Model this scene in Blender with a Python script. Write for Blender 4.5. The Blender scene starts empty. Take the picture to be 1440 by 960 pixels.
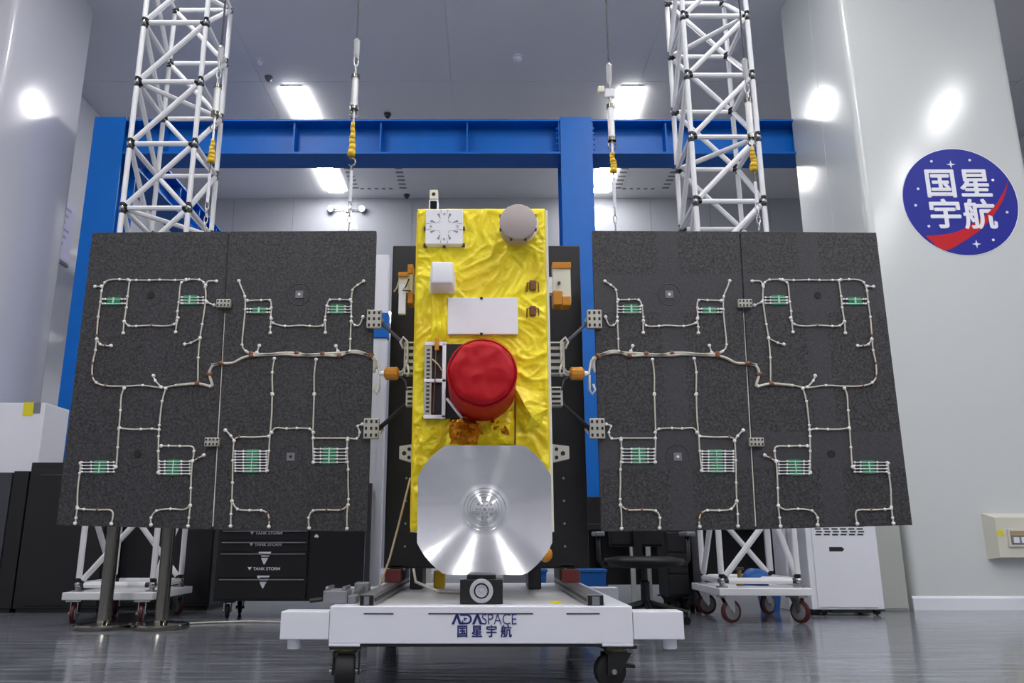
import bpy, bmesh, math, random
from mathutils import Vector, Matrix, noise
random.seed(7)
SC = bpy.context.scene
COL = SC.collection
PI = math.pi

# ------------------------------------------------------------------ camera
F, PX0, CAM_H, PITCH = 1120.0, 681.0, 0.62, math.radians(13.9)
cam_d = bpy.data.cameras.new('camera')
cam = bpy.data.objects.new('camera', cam_d)
COL.objects.link(cam)
cam.location = (0, 0, CAM_H)
cam.rotation_euler = (PI / 2 + PITCH, 0, 0)
cam_d.sensor_width = 36
cam_d.lens = F / 1440 * 36
cam_d.shift_x = (720 - PX0) / 1440
cam_d.clip_start = 0.05
SC.camera = cam

# ------------------------------------------------------------------ world, view
w = bpy.data.worlds.new('world')
SC.world = w
w.use_nodes = True
w.node_tree.nodes['Background'].inputs[0].default_value = (0.8, 0.85, 1, 1)
w.node_tree.nodes['Background'].inputs[1].default_value = 0.15
SC.view_settings.view_transform = 'Standard'
SC.view_settings.look = 'None'
SC.view_settings.gamma = 1
SC.view_settings.exposure = 0.0
LAMP_POWER = 50.0          # radiance of the ceiling panel lights

# ------------------------------------------------------------------ pixel <-> world
cs, sn = math.cos(PITCH), math.sin(PITCH)
def at(px, py, Y):
    u, v = (px - PX0) / F, (480 - py) / F
    d = (u, cs - sn * v, sn + cs * v)
    t = Y / d[1]
    return Vector((d[0] * t, Y, CAM_H + d[2] * t))
def Zp(py, Y): return at(PX0, py, Y).z
def Xp(px, py, Y): return at(px, py, Y).x
def atz(px, py, z):
    u, v = (px - PX0) / F, (480 - py) / F
    d = (u, cs - sn * v, sn + cs * v)
    t = (z - CAM_H) / d[2]
    return Vector((d[0] * t, d[1] * t, z))

# ------------------------------------------------------------------ materials
def lin(c):
    c /= 255
    return c / 12.92 if c <= .04045 else ((c + .055) / 1.055) ** 2.4
def rgb(r, g, b): return (lin(r), lin(g), lin(b), 1)
def mat(name, col, rough=.5, metal=0., bump=0., bscale=40., vary=0., vscale=3., stretch=None, coat=0., emit=None, spec=None):
    m = bpy.data.materials.new(name)
    m.use_nodes = True
    nt = m.node_tree
    b = nt.nodes['Principled BSDF']
    b.inputs['Base Color'].default_value = col
    b.inputs['Roughness'].default_value = rough
    b.inputs['Metallic'].default_value = metal
    if coat: b.inputs['Coat Weight'].default_value = coat; b.inputs['Coat Roughness'].default_value = .08
    if spec is not None: b.inputs['Specular IOR Level'].default_value = spec
    if emit:
        b.inputs['Emission Color'].default_value = col
        b.inputs['Emission Strength'].default_value = emit
    if bump or vary:
        tc = nt.nodes.new('ShaderNodeTexCoord')
        mp = nt.nodes.new('ShaderNodeMapping')
        nt.links.new(tc.outputs['Object'], mp.inputs[0])
        if stretch: mp.inputs['Scale'].default_value = stretch
    if bump:
        n = nt.nodes.new('ShaderNodeTexNoise')
        n.inputs['Scale'].default_value = bscale
        n.inputs['Detail'].default_value = 4
        nt.links.new(mp.outputs[0], n.inputs['Vector'])
        bp = nt.nodes.new('ShaderNodeBump')
        bp.inputs['Strength'].default_value = bump
        bp.inputs['Distance'].default_value = .01
        nt.links.new(n.outputs[0], bp.inputs['Height'])
        nt.links.new(bp.outputs[0], b.inputs['Normal'])
    if vary:
        n = nt.nodes.new('ShaderNodeTexNoise')
        n.inputs['Scale'].default_value = vscale
        n.inputs['Detail'].default_value = 5
        nt.links.new(mp.outputs[0], n.inputs['Vector'])
        cr = nt.nodes.new('ShaderNodeValToRGB')
        cr.color_ramp.elements[0].position = .3
        cr.color_ramp.elements[1].position = .7
        cr.color_ramp.elements[0].color = tuple(c * (1 - vary) for c in col[:3]) + (1,)
        cr.color_ramp.elements[1].color = tuple(min(1, c * (1 + vary)) for c in col[:3]) + (1,)
        nt.links.new(n.outputs[0], cr.inputs[0])
        nt.links.new(cr.outputs[0], b.inputs['Base Color'])
    return m
M = {}
M['floor'] = mat('floor_epoxy', rgb(116, 119, 126), .11, bump=.3, bscale=6, vary=.5, vscale=5, stretch=(.35, 3, 1))
M['ceiling'] = mat('ceiling_paint', rgb(232, 231, 232), .45, vary=.03, vscale=.6)
M['wall'] = mat('wall_panel_white', rgb(206, 207, 213), .07, bump=.004, bscale=1, spec=.7)
M['pillar_cool'] = mat('pillar_panel_cool', rgb(196, 196, 204), .19, bump=.03, bscale=1.5, spec=.6)
M['pillar_warm'] = mat('pillar_panel_warm', rgb(202, 206, 204), .19, bump=.03, bscale=1.5, spec=.6)
M['backwall'] = mat('far_wall_panel', rgb(160, 162, 168), .03, spec=.7)
M['blue'] = mat('gantry_blue', rgb(2, 100, 188), .42, bump=.03, bscale=20, vary=.06, vscale=3, spec=.3)
M['white'] = mat('white_enamel', rgb(226, 227, 234), .35, bump=.02, bscale=30)
M['truss'] = mat('truss_white', rgb(226, 226, 228), .4, bump=.03, bscale=60)
M['steel'] = mat('steel', rgb(170, 170, 172), .25, 1, bump=.03, bscale=80)
M['galv'] = mat('galvanised', rgb(205, 205, 204), .35, .5, bump=.03, bscale=60)
M['chrome'] = mat('chrome', rgb(140, 136, 126), .10, 1, bump=.01, bscale=30)
M['black'] = mat('black_plastic', rgb(11, 11, 13), .5, bump=.03, bscale=60)
M['blackmetal'] = mat('black_powder_coat', rgb(13, 13, 15), .42, bump=.04, bscale=120)
M['plate'] = mat('anodised_black_plate', rgb(20, 20, 23), .5, bump=.02, bscale=60)
M['rubber'] = mat('rubber', rgb(15, 15, 16), .7, bump=.05, bscale=60)
M['redwheel'] = mat('red_wheel', rgb(78, 18, 15), .45, bump=.02, bscale=40)
M['foil_back'] = mat('bus_white', rgb(228, 228, 226), .4, bump=.02, bscale=40)
M['whitepaint'] = mat('antenna_white', rgb(238, 238, 242), .45, bump=.02, bscale=50)
M['cream'] = mat('cream_plastic', rgb(226, 222, 200), .45, bump=.02, bscale=50)
M['taupe'] = mat('taupe_radome', rgb(172, 160, 156), .5, bump=.02, bscale=60)
M['red'] = mat('red_cover', rgb(180, 3, 22), .55, bump=.25, bscale=16, spec=.3)
M['amber'] = mat('amber_kapton', rgb(204, 136, 34), .3, .2, bump=.3, bscale=30)
M['brown'] = mat('brown_kapton', rgb(122, 78, 52), .35, .2, bump=.2, bscale=60)
M['wire'] = mat('wire_insulation', rgb(206, 200, 186), .45, bump=.1, bscale=90, vary=.1, vscale=30)
M['bead'] = mat('white_adhesive', rgb(238, 238, 236), .4, bump=.03, bscale=60)
M['pcb'] = mat('green_board', rgb(26, 132, 84), .4, bump=.05, bscale=90, vary=.3, vscale=40)
M['strip'] = mat('pale_green_strip', rgb(190, 228, 208), .4, bump=.03, bscale=60)
M['hinge'] = mat('hinge_alloy', rgb(192, 188, 176), .4, .55, bump=.04, bscale=60)
M['dark'] = mat('dark_hole', rgb(14, 14, 14), .6, bump=.02, bscale=40)
M['grey'] = mat('mid_grey', rgb(120, 121, 126), .45, bump=.03, bscale=50)
M['lightgrey'] = mat('light_grey', rgb(168, 169, 174), .45, bump=.03, bscale=50)
M['midlight'] = mat('slot_grey', rgb(138, 139, 144), .5, bump=.02)
M['darkgrey'] = mat('dark_grey', rgb(58, 58, 66), .5, bump=.03, bscale=50)
M['alu'] = mat('aluminium_profile', rgb(150, 151, 154), .35, .8, bump=.03, bscale=60)
M['beige'] = mat('beige_plastic', rgb(206, 204, 190), .45, bump=.02, bscale=40)
M['greygreen'] = mat('grey_green_paint', rgb(172, 174, 168), .4, bump=.02, bscale=30)
M['yellow'] = mat('yellow_label', rgb(222, 208, 30), .5, bump=.02, bscale=30)
M['sling'] = mat('yellow_sling', rgb(226, 186, 40), .6, bump=.2, bscale=60)
M['bluebin'] = mat('blue_plastic', rgb(18, 92, 168), .4, bump=.02, bscale=30)
M['logoblue'] = mat('logo_blue', rgb(26, 38, 146), .45, bump=.01, bscale=30, spec=.25)
M['logored'] = mat('logo_red', rgb(196, 12, 30), .45, bump=.01, bscale=30, spec=.25)
M['print'] = mat('white_print', rgb(236, 236, 242), .5, bump=.01, bscale=30)
M['navy'] = mat('navy_print', rgb(28, 38, 104), .5, bump=.01, bscale=30)
M['lavender'] = mat('lavender_print', rgb(196, 194, 222), .4, bump=.01, bscale=30)
M['lavprint'] = mat('grey_lavender_print', rgb(150, 148, 182), .5, bump=.01, bscale=30)
M['lamp'] = mat('lamp_diffuser', (1, .99, 1, 1), .5, emit=LAMP_POWER)
M['spot'] = mat('spot_lens', (1, 1, 1, 1), .5, emit=3)
M['darkred'] = mat('dark_red_block', rgb(104, 30, 28), .5, bump=.04, bscale=40)
M['rope'] = mat('beige_rope', rgb(190, 172, 140), .7, bump=.3, bscale=120)
M['lens'] = mat('black_glass', rgb(10, 14, 14), .1, bump=.0)

def foil():
    m = mat('yellow_foil', rgb(244, 220, 20), .40, .06)
    nt = m.node_tree; b = nt.nodes['Principled BSDF']
    tc = nt.nodes.new('ShaderNodeTexCoord')
    vo = nt.nodes.new('ShaderNodeTexVoronoi'); vo.inputs['Scale'].default_value = 5
    vo.feature = 'DISTANCE_TO_EDGE'
    n0 = nt.nodes.new('ShaderNodeTexNoise'); n0.inputs['Scale'].default_value = 5; n0.inputs['Detail'].default_value = 3
    va = nt.nodes.new('ShaderNodeVectorMath'); va.operation = 'MULTIPLY_ADD'
    va.inputs[1].default_value = (.6, .6, .6)
    nt.links.new(tc.outputs['Object'], n0.inputs['Vector'])
    nt.links.new(n0.outputs['Color'], va.inputs[0]); nt.links.new(tc.outputs['Object'], va.inputs[2])
    nt.links.new(va.outputs[0], vo.inputs['Vector'])
    n1 = nt.nodes.new('ShaderNodeTexNoise'); n1.inputs['Scale'].default_value = 22; n1.inputs['Detail'].default_value = 5
    nt.links.new(va.outputs[0], n1.inputs['Vector'])
    mx = nt.nodes.new('ShaderNodeMath'); mx.operation = 'MULTIPLY_ADD'; mx.inputs[1].default_value = .45
    nt.links.new(n1.outputs[0], mx.inputs[0]); nt.links.new(vo.outputs['Distance'], mx.inputs[2])
    bp = nt.nodes.new('ShaderNodeBump'); bp.inputs['Strength'].default_value = .3; bp.inputs['Distance'].default_value = .02
    nt.links.new(mx.outputs[0], bp.inputs['Height']); nt.links.new(bp.outputs[0], b.inputs['Normal'])
    n2 = nt.nodes.new('ShaderNodeTexNoise'); n2.inputs['Scale'].default_value = 3.2; n2.inputs['Detail'].default_value = 6
    nt.links.new(tc.outputs['Object'], n2.inputs['Vector'])
    cr = nt.nodes.new('ShaderNodeValToRGB')
    cr.color_ramp.elements[0].position = .3; cr.color_ramp.elements[0].color = rgb(228, 194, 8)
    cr.color_ramp.elements[1].position = .55; cr.color_ramp.elements[1].color = rgb(250, 230, 30)
    nt.links.new(n2.outputs[0], cr.inputs[0]); nt.links.new(cr.outputs[0], b.inputs['Base Color'])
    return m
M['foil'] = foil()

def carbon(hw):
    """dark weave with speckle; faint lighter tape bands through the panel centre lines"""
    m = mat('carbon_facesheet', rgb(44, 44, 46), .55)
    nt = m.node_tree; b = nt.nodes['Principled BSDF']
    tc = nt.nodes.new('ShaderNodeTexCoord')
    n1 = nt.nodes.new('ShaderNodeTexNoise'); n1.inputs['Scale'].default_value = 75; n1.inputs['Detail'].default_value = 4
    n1.inputs['Roughness'].default_value = .8
    nt.links.new(tc.outputs['Object'], n1.inputs['Vector'])
    cr = nt.nodes.new('ShaderNodeValToRGB')
    cr.color_ramp.elements[0].position = .38; cr.color_ramp.elements[0].color = rgb(8, 8, 9)
    cr.color_ramp.elements[1].position = .72; cr.color_ramp.elements[1].color = rgb(82, 81, 83)
    nt.links.new(n1.outputs[0], cr.inputs[0])
    sp = nt.nodes.new('ShaderNodeSeparateXYZ'); nt.links.new(tc.outputs['Object'], sp.inputs[0])
    def band(out, c, h):
        a = nt.nodes.new('ShaderNodeMath'); a.operation = 'COMPARE'
        a.inputs[1].default_value = c; a.inputs[2].default_value = h
        nt.links.new(out, a.inputs[0]); return a.outputs[0]
    bs = [band(sp.outputs['X'], 0.01, .062), band(sp.outputs['Z'], .48, .115), band(sp.outputs['Z'], -.43, .10)]
    o = bs[0]
    for x in bs[1:]:
        a = nt.nodes.new('ShaderNodeMath'); a.operation = 'MAXIMUM'
        nt.links.new(o, a.inputs[0]); nt.links.new(x, a.inputs[1]); o = a.outputs[0]
    a = nt.nodes.new('ShaderNodeMath'); a.operation = 'MULTIPLY'; a.inputs[1].default_value = hw
    nt.links.new(o, a.inputs[0])
    mi = nt.nodes.new('ShaderNodeMix'); mi.data_type = 'RGBA'
    nt.links.new(a.outputs[0], mi.inputs[0]); nt.links.new(cr.outputs[0], mi.inputs[6])
    mi.inputs[7].default_value = rgb(60, 60, 64)
    nt.links.new(mi.outputs[2], b.inputs['Base Color'])
    bp = nt.nodes.new('ShaderNodeBump'); bp.inputs['Strength'].default_value = .3; bp.inputs['Distance'].default_value = .004
    nt.links.new(n1.outputs[0], bp.inputs['Height']); nt.links.new(bp.outputs[0], b.inputs['Normal'])
    return m
M['carbon_faint'] = carbon(.18)
M['carbon_band'] = carbon(.6)

def brushed():
    m = mat('spun_aluminium', rgb(232, 232, 234), .27, 1)
    nt = m.node_tree; b = nt.nodes['Principled BSDF']
    tc = nt.nodes.new('ShaderNodeTexCoord')
    sp = nt.nodes.new('ShaderNodeSeparateXYZ'); nt.links.new(tc.outputs['Object'], sp.inputs[0])
    cb = nt.nodes.new('ShaderNodeCombineXYZ')
    nt.links.new(sp.outputs['X'], cb.inputs[0]); nt.links.new(sp.outputs['Z'], cb.inputs[1])
    ln = nt.nodes.new('ShaderNodeVectorMath'); ln.operation = 'LENGTH'; nt.links.new(cb.outputs[0], ln.inputs[0])
    n = nt.nodes.new('ShaderNodeTexNoise'); n.noise_dimensions = '1D'; n.inputs['Scale'].default_value = 160; n.inputs['Detail'].default_value = 3
    nt.links.new(ln.outputs['Value'], n.inputs['W'])
    bp = nt.nodes.new('ShaderNodeBump'); bp.inputs['Strength'].default_value = .10; bp.inputs['Distance'].default_value = .003
    nt.links.new(n.outputs[0], bp.inputs['Height']); nt.links.new(bp.outputs[0], b.inputs['Normal'])
    tg_ = nt.nodes.new('ShaderNodeTangent'); tg_.direction_type = 'RADIAL'; tg_.axis = 'Y'
    nt.links.new(tg_.outputs[0], b.inputs['Tangent']); b.inputs['Anisotropic'].default_value = .9; b.inputs['Anisotropic Rotation'].default_value = .25
    return m
M['brushed'] = brushed()

# ------------------------------------------------------------------ mesh builder
WP = {}
class MB:
    def __init__(s): s.bm = bmesh.new()
    def box(s, x0, x1, y0, y1, z0, z1, bev=0.):
        v = [s.bm.verts.new(p) for p in ((x0,y0,z0),(x1,y0,z0),(x1,y1,z0),(x0,y1,z0),(x0,y0,z1),(x1,y0,z1),(x1,y1,z1),(x0,y1,z1))]
        fs = [s.bm.faces.new([v[i] for i in q]) for q in ((0,3,2,1),(4,5,6,7),(0,1,5,4),(1,2,6,5),(2,3,7,6),(3,0,4,7))]
        if bev:
            es = list({e for f in fs for e in f.edges})
            bmesh.ops.bevel(s.bm, geom=es, offset=bev, segments=2, profile=.5, affect='EDGES')
        return s
    def hexa(s, front, back):
        """two quads given in the same winding"""
        a = [s.bm.verts.new(p) for p in front]; b = [s.bm.verts.new(p) for p in back]
        n = len(a)
        s.bm.faces.new(a); s.bm.faces.new(b[::-1])
        for i in range(n): s.bm.faces.new((a[i], b[i], b[(i+1) % n], a[(i+1) % n]))
        return s
    def prism_y(s, pts, y0, y1):
        return s.hexa([(x, y0, z) for x, z in pts], [(x, y1, z) for x, z in pts])
    def prism_z(s, pts, z0, z1):
        return s.hexa([(x, y, z1) for x, y in pts], [(x, y, z0) for x, y in pts])
    def tube(s, p0, p1, r, seg=8, r1=None):
        return s.poly([p0, p1], r, seg, r1)
    def poly(s, pts, r, seg=6, r1=None):
        pts = [Vector(p) for p in pts]
        rings = []; prev = None
        for i, p in enumerate(pts):
            a = pts[max(0, i-1)]; b = pts[min(len(pts)-1, i+1)]
            d = (b - a)
            if d.length < 1e-9: d = Vector((0, 0, 1))
            d.normalize()
            if prev is None:
                up = Vector((0, 1, 0)) if abs(d.y) < .9 else Vector((1, 0, 0))
            else: up = prev
            x = (up - d * up.dot(d)).normalized(); prev = x
            y = d.cross(x)
            rr = r if (r1 is None or i == 0) else r1
            rings.append([s.bm.verts.new(p + (x * math.cos(t) + y * math.sin(t)) * rr) for t in (2*PI*k/seg for k in range(seg))])
        for A, B in zip(rings, rings[1:]):
            for k in range(seg): s.bm.faces.new((A[k], A[(k+1) % seg], B[(k+1) % seg], B[k]))
        s.bm.faces.new(rings[0][::-1]); s.bm.faces.new(rings[-1])
        return s
    def lathe(s, c, axis, prof, seg=24):
        """prof: list of (radius, distance along axis)"""
        c = Vector(c); d = Vector(axis).normalized()
        up = Vector((0, 0, 1)) if abs(d.z) < .9 else Vector((1, 0, 0))
        x = (up - d * up.dot(d)).normalized(); y = d.cross(x)
        rings = []
        for r, h in prof:
            if r < 1e-6: rings.append([s.bm.verts.new(c + d*h)])
            else: rings.append([s.bm.verts.new(c + d*h + (x*math.cos(2*PI*k/seg) + y*math.sin(2*PI*k/seg))*r) for k in range(seg)])
        for A, B in zip(rings, rings[1:]):
            for k in range(seg):
                a0, a1 = A[k % len(A)], A[(k+1) % len(A)]; b0, b1 = B[k % len(B)], B[(k+1) % len(B)]
                vs = []
                for q in (a0, a1, b1, b0):
                    if q not in vs: vs.append(q)
                if len(vs) > 2: s.bm.faces.new(vs)
        if len(rings[0]) > 1: s.bm.faces.new(rings[0][::-1])
        if len(rings[-1]) > 1: s.bm.faces.new(rings[-1])
        return s
    def ball(s, c, r, sub=1, sc=(1, 1, 1)):
        bmesh.ops.create_icosphere(s.bm, subdivisions=sub, radius=r, matrix=Matrix.Translation(c) @ Matrix.Diagonal((*sc, 1)))
        return s
    def torus(s, c, R, r, axis='Y', seg=16, rs=6):
        c = Vector(c); pts = []
        for k in range(seg + 1):
            t = 2*PI*k/seg
            pts.append(c + (Vector((math.cos(t)*R, 0, math.sin(t)*R)) if axis == 'Y' else Vector((0, math.cos(t)*R, math.sin(t)*R)) if axis == 'X' else Vector((math.cos(t)*R, math.sin(t)*R, 0))))
        return s.poly(pts, r, rs)
    def build(s, name, m, parent=None, smooth=False, origin=None):
        bmesh.ops.recalc_face_normals(s.bm, faces=s.bm.faces)
        co = [v.co for v in s.bm.verts]
        if origin is None:
            lo = Vector([min(c[i] for c in co) for i in range(3)]); hi = Vector([max(c[i] for c in co) for i in range(3)])
            origin = (lo + hi) / 2
            if parent is None: origin.z = lo.z
        origin = Vector(origin)
        bmesh.ops.translate(s.bm, verts=s.bm.verts, vec=-origin)
        me = bpy.data.meshes.new(name)
        s.bm.to_mesh(me); s.bm.free()
        if isinstance(m, str): m = M[m]
        me.materials.append(m)
        if smooth:
            for p in me.polygons: p.use_smooth = True
            if smooth == 'auto': me.set_sharp_from_angle(angle=math.radians(40))
        o = bpy.data.objects.new(name, me); COL.objects.link(o)
        place(o, parent, origin)
        return o
def place(o, parent, wpos):
    wpos = Vector(wpos); WP[o.name] = wpos
    if parent is not None:
        o.parent = parent; o.location = wpos - WP[parent.name]
    else: o.location = wpos
def tag(o, label=None, cat=None, group=None, kind=None):
    if label: o['label'] = label
    if cat: o['category'] = cat
    if group: o['group'] = group
    if kind: o['kind'] = kind
    return o
def thing(name, loc, label, cat, group=None):
    o = bpy.data.objects.new(name, None); COL.objects.link(o); o.empty_display_size = .1
    place(o, None, loc)
    return tag(o, label, cat, group)
def share(o, name, parent, wpos, rz=0.):
    c = o.copy(); c.name = name; COL.objects.link(c)
    place(c, parent, wpos)
    if rz: c.rotation_euler.z = rz
    return c
def text_obj(name, s, size, m, parent, c, axis='Y', offset=0., extr=.0015, sx=1., shear=0., bold=0.):
    cu = bpy.data.curves.new(name, 'FONT'); cu.body = s; cu.size = size
    cu.align_x = 'CENTER'; cu.align_y = 'CENTER'; cu.extrude = extr; cu.offset = offset; cu.shear = shear
    t = bpy.data.objects.new(name, cu); COL.objects.link(t)
    dg = bpy.context.evaluated_depsgraph_get(); dg.update()
    me = bpy.data.meshes.new_from_object(t.evaluated_get(dg))
    bpy.data.objects.remove(t); bpy.data.curves.remove(cu)
    me.name = name
    R = Matrix.Rotation(PI/2, 4, 'X')
    if axis == 'X': R = Matrix.Rotation(PI/2, 4, 'Z') @ R
    me.transform(R @ Matrix.Diagonal((sx, 1, 1, 1)))
    if bold:                      # heavier strokes: shifted copies of the glyph outlines, each a hair deeper
        b = bmesh.new()
        for k in range(8):
            tmp = me.copy()
            d = Vector((math.cos(k*PI/4)*bold, (k + 1)*.00012, math.sin(k*PI/4)*bold))
            if axis == 'X': d = Vector((-d.y, d.x, d.z))
            tmp.transform(Matrix.Translation(d)); b.from_mesh(tmp); bpy.data.meshes.remove(tmp)
        b.from_mesh(me); b.to_mesh(me); b.free()
    me.materials.clear(); me.materials.append(M[m])
    o = bpy.data.objects.new(name, me); COL.objects.link(o)
    place(o, parent, c)
    return o

# ================================================================== THE ROOM
HC = 7.30                      # ceiling height
XL, XR, YB, YF = -6.25, 9.2, 14.95, -7.0
YAW = .0                     # pillar side faces run slightly off the camera axis
fl = MB().box(XL - .3, XR + .3, YF - .3, YB + .3, -.1, 0).build('floor', 'floor', origin=(0, 0, 0)); tag(fl, kind='structure')
ce = MB().box(XL - .3, XR + .3, YF - .3, YB + .3, HC + .008, HC + .15).build('ceiling', 'ceiling', origin=(0, 0, HC)); tag(ce, kind='structure')
xs = [XL] + [x for x in (-3.35, -.5, 2.35, 5.2, 8.05)] + [XR]
ys = [YF, -2.05, 2.2, 6.45, 10.7, YB]
for i in range(len(xs) - 1):
    for j in range(len(ys) - 1):
        MB().box(xs[i] + .004, xs[i+1] - .004, ys[j] + .004, ys[j+1] - .004, HC, HC + .008).build('ceiling_panel', 'ceiling', ce)
def wall(name, x0, x1, y0, y1, m, along, step):
    o = MB().box(x0, x1, y0, y1, 0, HC).build(name, m); tag(o, kind='structure')
    return o
wb = wall('wall_back', XL - .3, XR + .3, YB + .02, YB + .2, 'backwall', 'x', 1.2)
x = XL
while x < XR:
    MB().box(x + .003, min(x + 1.2, XR) - .003, YB, YB + .02, 0, HC).build('wall_panel', 'backwall', wb); x += 1.2
wl = wall('wall_left', XL - .2, XL - .02, YF, YB, 'wall', 'y', 1.2)
y = 8.6
while y < YB - .01:
    MB().box(XL - .02, XL, y + .003, min(y + 1.2, YB) - .003, 0, HC).build('wall_panel', 'wall', wl); y += 1.2
wall('wall_right', XR, XR + .2, YF, YB, 'wall', 'y', 1.2)
wall('wall_front', XL - .3, XR + .3, YF - .2, YF, 'wall', 'x', 1.2)

def pillar(name, pts, m, seams):
    b = MB(); b.prism_z(pts, 0, HC)
    es = [e for e in b.bm.edges if abs(e.verts[0].co.z - e.verts[1].co.z) > 1]
    bmesh.ops.bevel(b.bm, geom=es, offset=.07, segments=5, profile=.5, affect='EDGES')
    o = b.build(name, m, smooth='auto'); tag(o, kind='structure')
    for (x, y, nx, ny) in seams:      # slim joint cover between two panels
        t = Vector((-ny, nx, 0)); n = Vector((nx, ny, 0)); c = Vector((x, y, 0))
        q = [c + t*.012 - n*.004, c - t*.012 - n*.004, c - t*.012 + n*.003, c + t*.012 + n*.003]
        MB().prism_z([(v.x, v.y) for v in q], .12, HC).build('joint_strip', m, o)
    return o
RX, RY = 3.86, 7.5
RFX, RFY = RX + YAW * 1.6, RY + 1.6
pillar('wall_pillar_right', [(RX, RY), (5.57, RY), (5.57, RFY), (RFX, RFY)], 'pillar_warm',
       [(RX + YAW*.75, RY + .75, -1, YAW)])
LX, LY = -5.1, 7.55
pillar('wall_pillar_left', [(XL, LY), (LX, LY), (LX, LY + 1.55), (XL, LY + 1.55)], 'pillar_cool', [])
bb = MB(); bb.hexa([(RX-.02, RY-.02, 0), (RX-.02, RY-.02, .10), (5.6, RY-.02, .10), (5.6, RY-.02, 0)],
                   [(RX-.02, RY, 0), (RX-.02, RY, .12), (5.6, RY, .12), (5.6, RY, 0)])
bo = bb.build('baseboard_right', 'white'); tag(bo, kind='structure')
bo = MB().box(XL, XR, YB - .02, YB, 0, .1).build('baseboard_back', 'white'); tag(bo, kind='structure')

# ------------------------------------------------------------------ ceiling lights
def light(c4, label, group=None):
    """c4: four corners on the ceiling"""
    c = sum((Vector(p) for p in c4), Vector()) / 4
    t = thing('ceiling_light', (c.x, c.y, HC), label, 'ceiling light', group)
    def ring(k, z): return [Vector((c.x + (p[0]-c.x)*k, c.y + (p[1]-c.y)*k, z)) for p in c4]
    MB().hexa(ring(1.05, HC), ring(1.05, HC - .012)).build('lamp_frame', 'white', t)
    MB().hexa(ring(1.0, HC - .012), ring(.98, HC - .034)).build('lamp_diffuser', 'lamp', t)
def rect(x, y0, y1, sk=0., wd=.33):
    return [(x - wd/2, y0, HC), (x + wd/2, y0, HC), (x + wd/2 + sk, y1, HC), (x - wd/2 + sk, y1, HC)]
ll1 = rect(-2.93, 10.84, 12.04, .05, .31); ll2 = rect(-2.96, 13.4, 14.6, .03, .30)
lr1 = rect(2.25, 10.84, 12.04, .05, .31); lr2 = rect(2.29, 13.4, 14.6, .02, .30)
light(ll1, 'rectangular ceiling panel light above the beam, beside the lone suspension wire with a hook')
light(ll2, 'small rectangular ceiling light seen below the blue beam, beside the hooked suspension line')
light(lr1, 'rectangular ceiling panel light above the blue beam, beside the suspension line with white clamp')
light(lr2, 'small rectangular ceiling panel light below the blue beam, touching the upright column')
for yy in (5.5, 2.9, .3, -2.3, -4.9):
    for xx in (-2.95, 2.25, 7.45):
        if (xx, yy) != (7.45, 5.5): light(rect(xx, yy, yy + 1.2, 0, .40), 'rectangular ceiling panel light over the front half of the hall', 'panel lights over the front half of the hall')

# small ceiling fittings
for px, py, r, lab, m in ((365, 84, .05, 'round white ceiling detector beside the lattice tower with chrome posts', 'white'),
                          (378, 108, .05, 'round grey ceiling detector just above a ceiling light', 'grey'),
                          (728, 80, .07, 'pale domed ceiling detector between the two suspension lines', 'white'),
                          (545, 160, .05, 'dark ceiling sprinkler just above the blue beam', 'darkgrey'),
                          (572, 281, .05, 'dark sprinkler low over the far wall by the satellite top', 'darkgrey')):
    p = atz(px, min(py, 274), HC)
    t = thing('ceiling_detector', p, lab, 'detector')
    MB().lathe(p, (0, 0, -1), [(r*1.2, 0), (r*1.2, .02)], 16).build('base', m, t)
    MB().lathe(p, (0, 0, -1), [(r, .02), (r*.9, .05), (r*.5, .075), (0, .08)], 16).build('dome', m, t, True)

# slotted air vents in the ceiling
for xc, lab in ((-2.06, 'slotted square ceiling vent below the blue beam near the hooked suspension line'), (3.08, 'slotted square ceiling vent below the blue beam beside the lattice tower')):
    t = thing('ceiling_vent', (xc, 13.9, HC), lab, 'vent')
    MB().box(xc-.62, xc+.62, 13.2, 14.6, HC - .015, HC).build('vent_plate', 'ceiling', t)
    for i in range(7):
        for s in (-1, 1):
            MB().box(xc + s*.47 - .07, xc + s*.47 + .07, 13.36 + i*.17, 13.42 + i*.17, HC - .02, HC - .015).build('slot', 'grey', t)
        if 0 < i < 6: MB().box(xc - .48 + i*.14 - .03, xc - .48 + i*.14 + .04, 14.42, 14.48, HC - .02, HC - .015).build('slot', 'grey', t)
# twin-head emergency lamp on the far wall
pc = at(488, 296, YB)
t = thing('emergency_lamp', pc, 'twin-headed emergency lamp high on the far wall', 'lamp')
MB().box(pc.x-.035, pc.x+.035, YB-.05, YB, pc.z-.045, pc.z+.045, .01).build('housing', 'white', t)
for s in (-1, 1):
    q = Vector((pc.x + s*.31, YB - .1, pc.z))
    MB().tube((pc.x + s*.03, YB-.03, pc.z), (q.x, YB-.07, q.z), .012).build('arm', 'grey', t)
    h = MB().lathe(q, (s*.3, -1, -.3), [(.05, -.06), (.075, 0), (.07, .01)], 16).build('lamp_head', 'grey', t, 'auto')
    MB().lathe(q, (s*.3, -1, -.3), [(.062, .01), (.05, .02), (0, .025)], 16).build('lens', 'spot', h, True)

# notice on the far left wall
p0, p1 = 9.7, 11.0
zt, zb = 5.5, 4.6
t = thing('notice_board', (XL, 10.4, zb), 'lavender printed notice on the side wall beyond the plain pillar', 'notice')
MB().box(XL, XL + .02, p0, p1 + .3, zb, zt).build('board', 'lavender', t)
for i in range(6):
    MB().box(XL + .02, XL + .022, p0 + .08, p1 + .2 - .06*(i % 3), zt - .12 - i*.11, zt - .08 - i*.11).build('print_line', 'lavprint', t)
MB().box(XL, XL + .03, p0, p1 + .3, zb - .05, zb - .02).build('lower_rail', 'grey', t)

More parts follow.
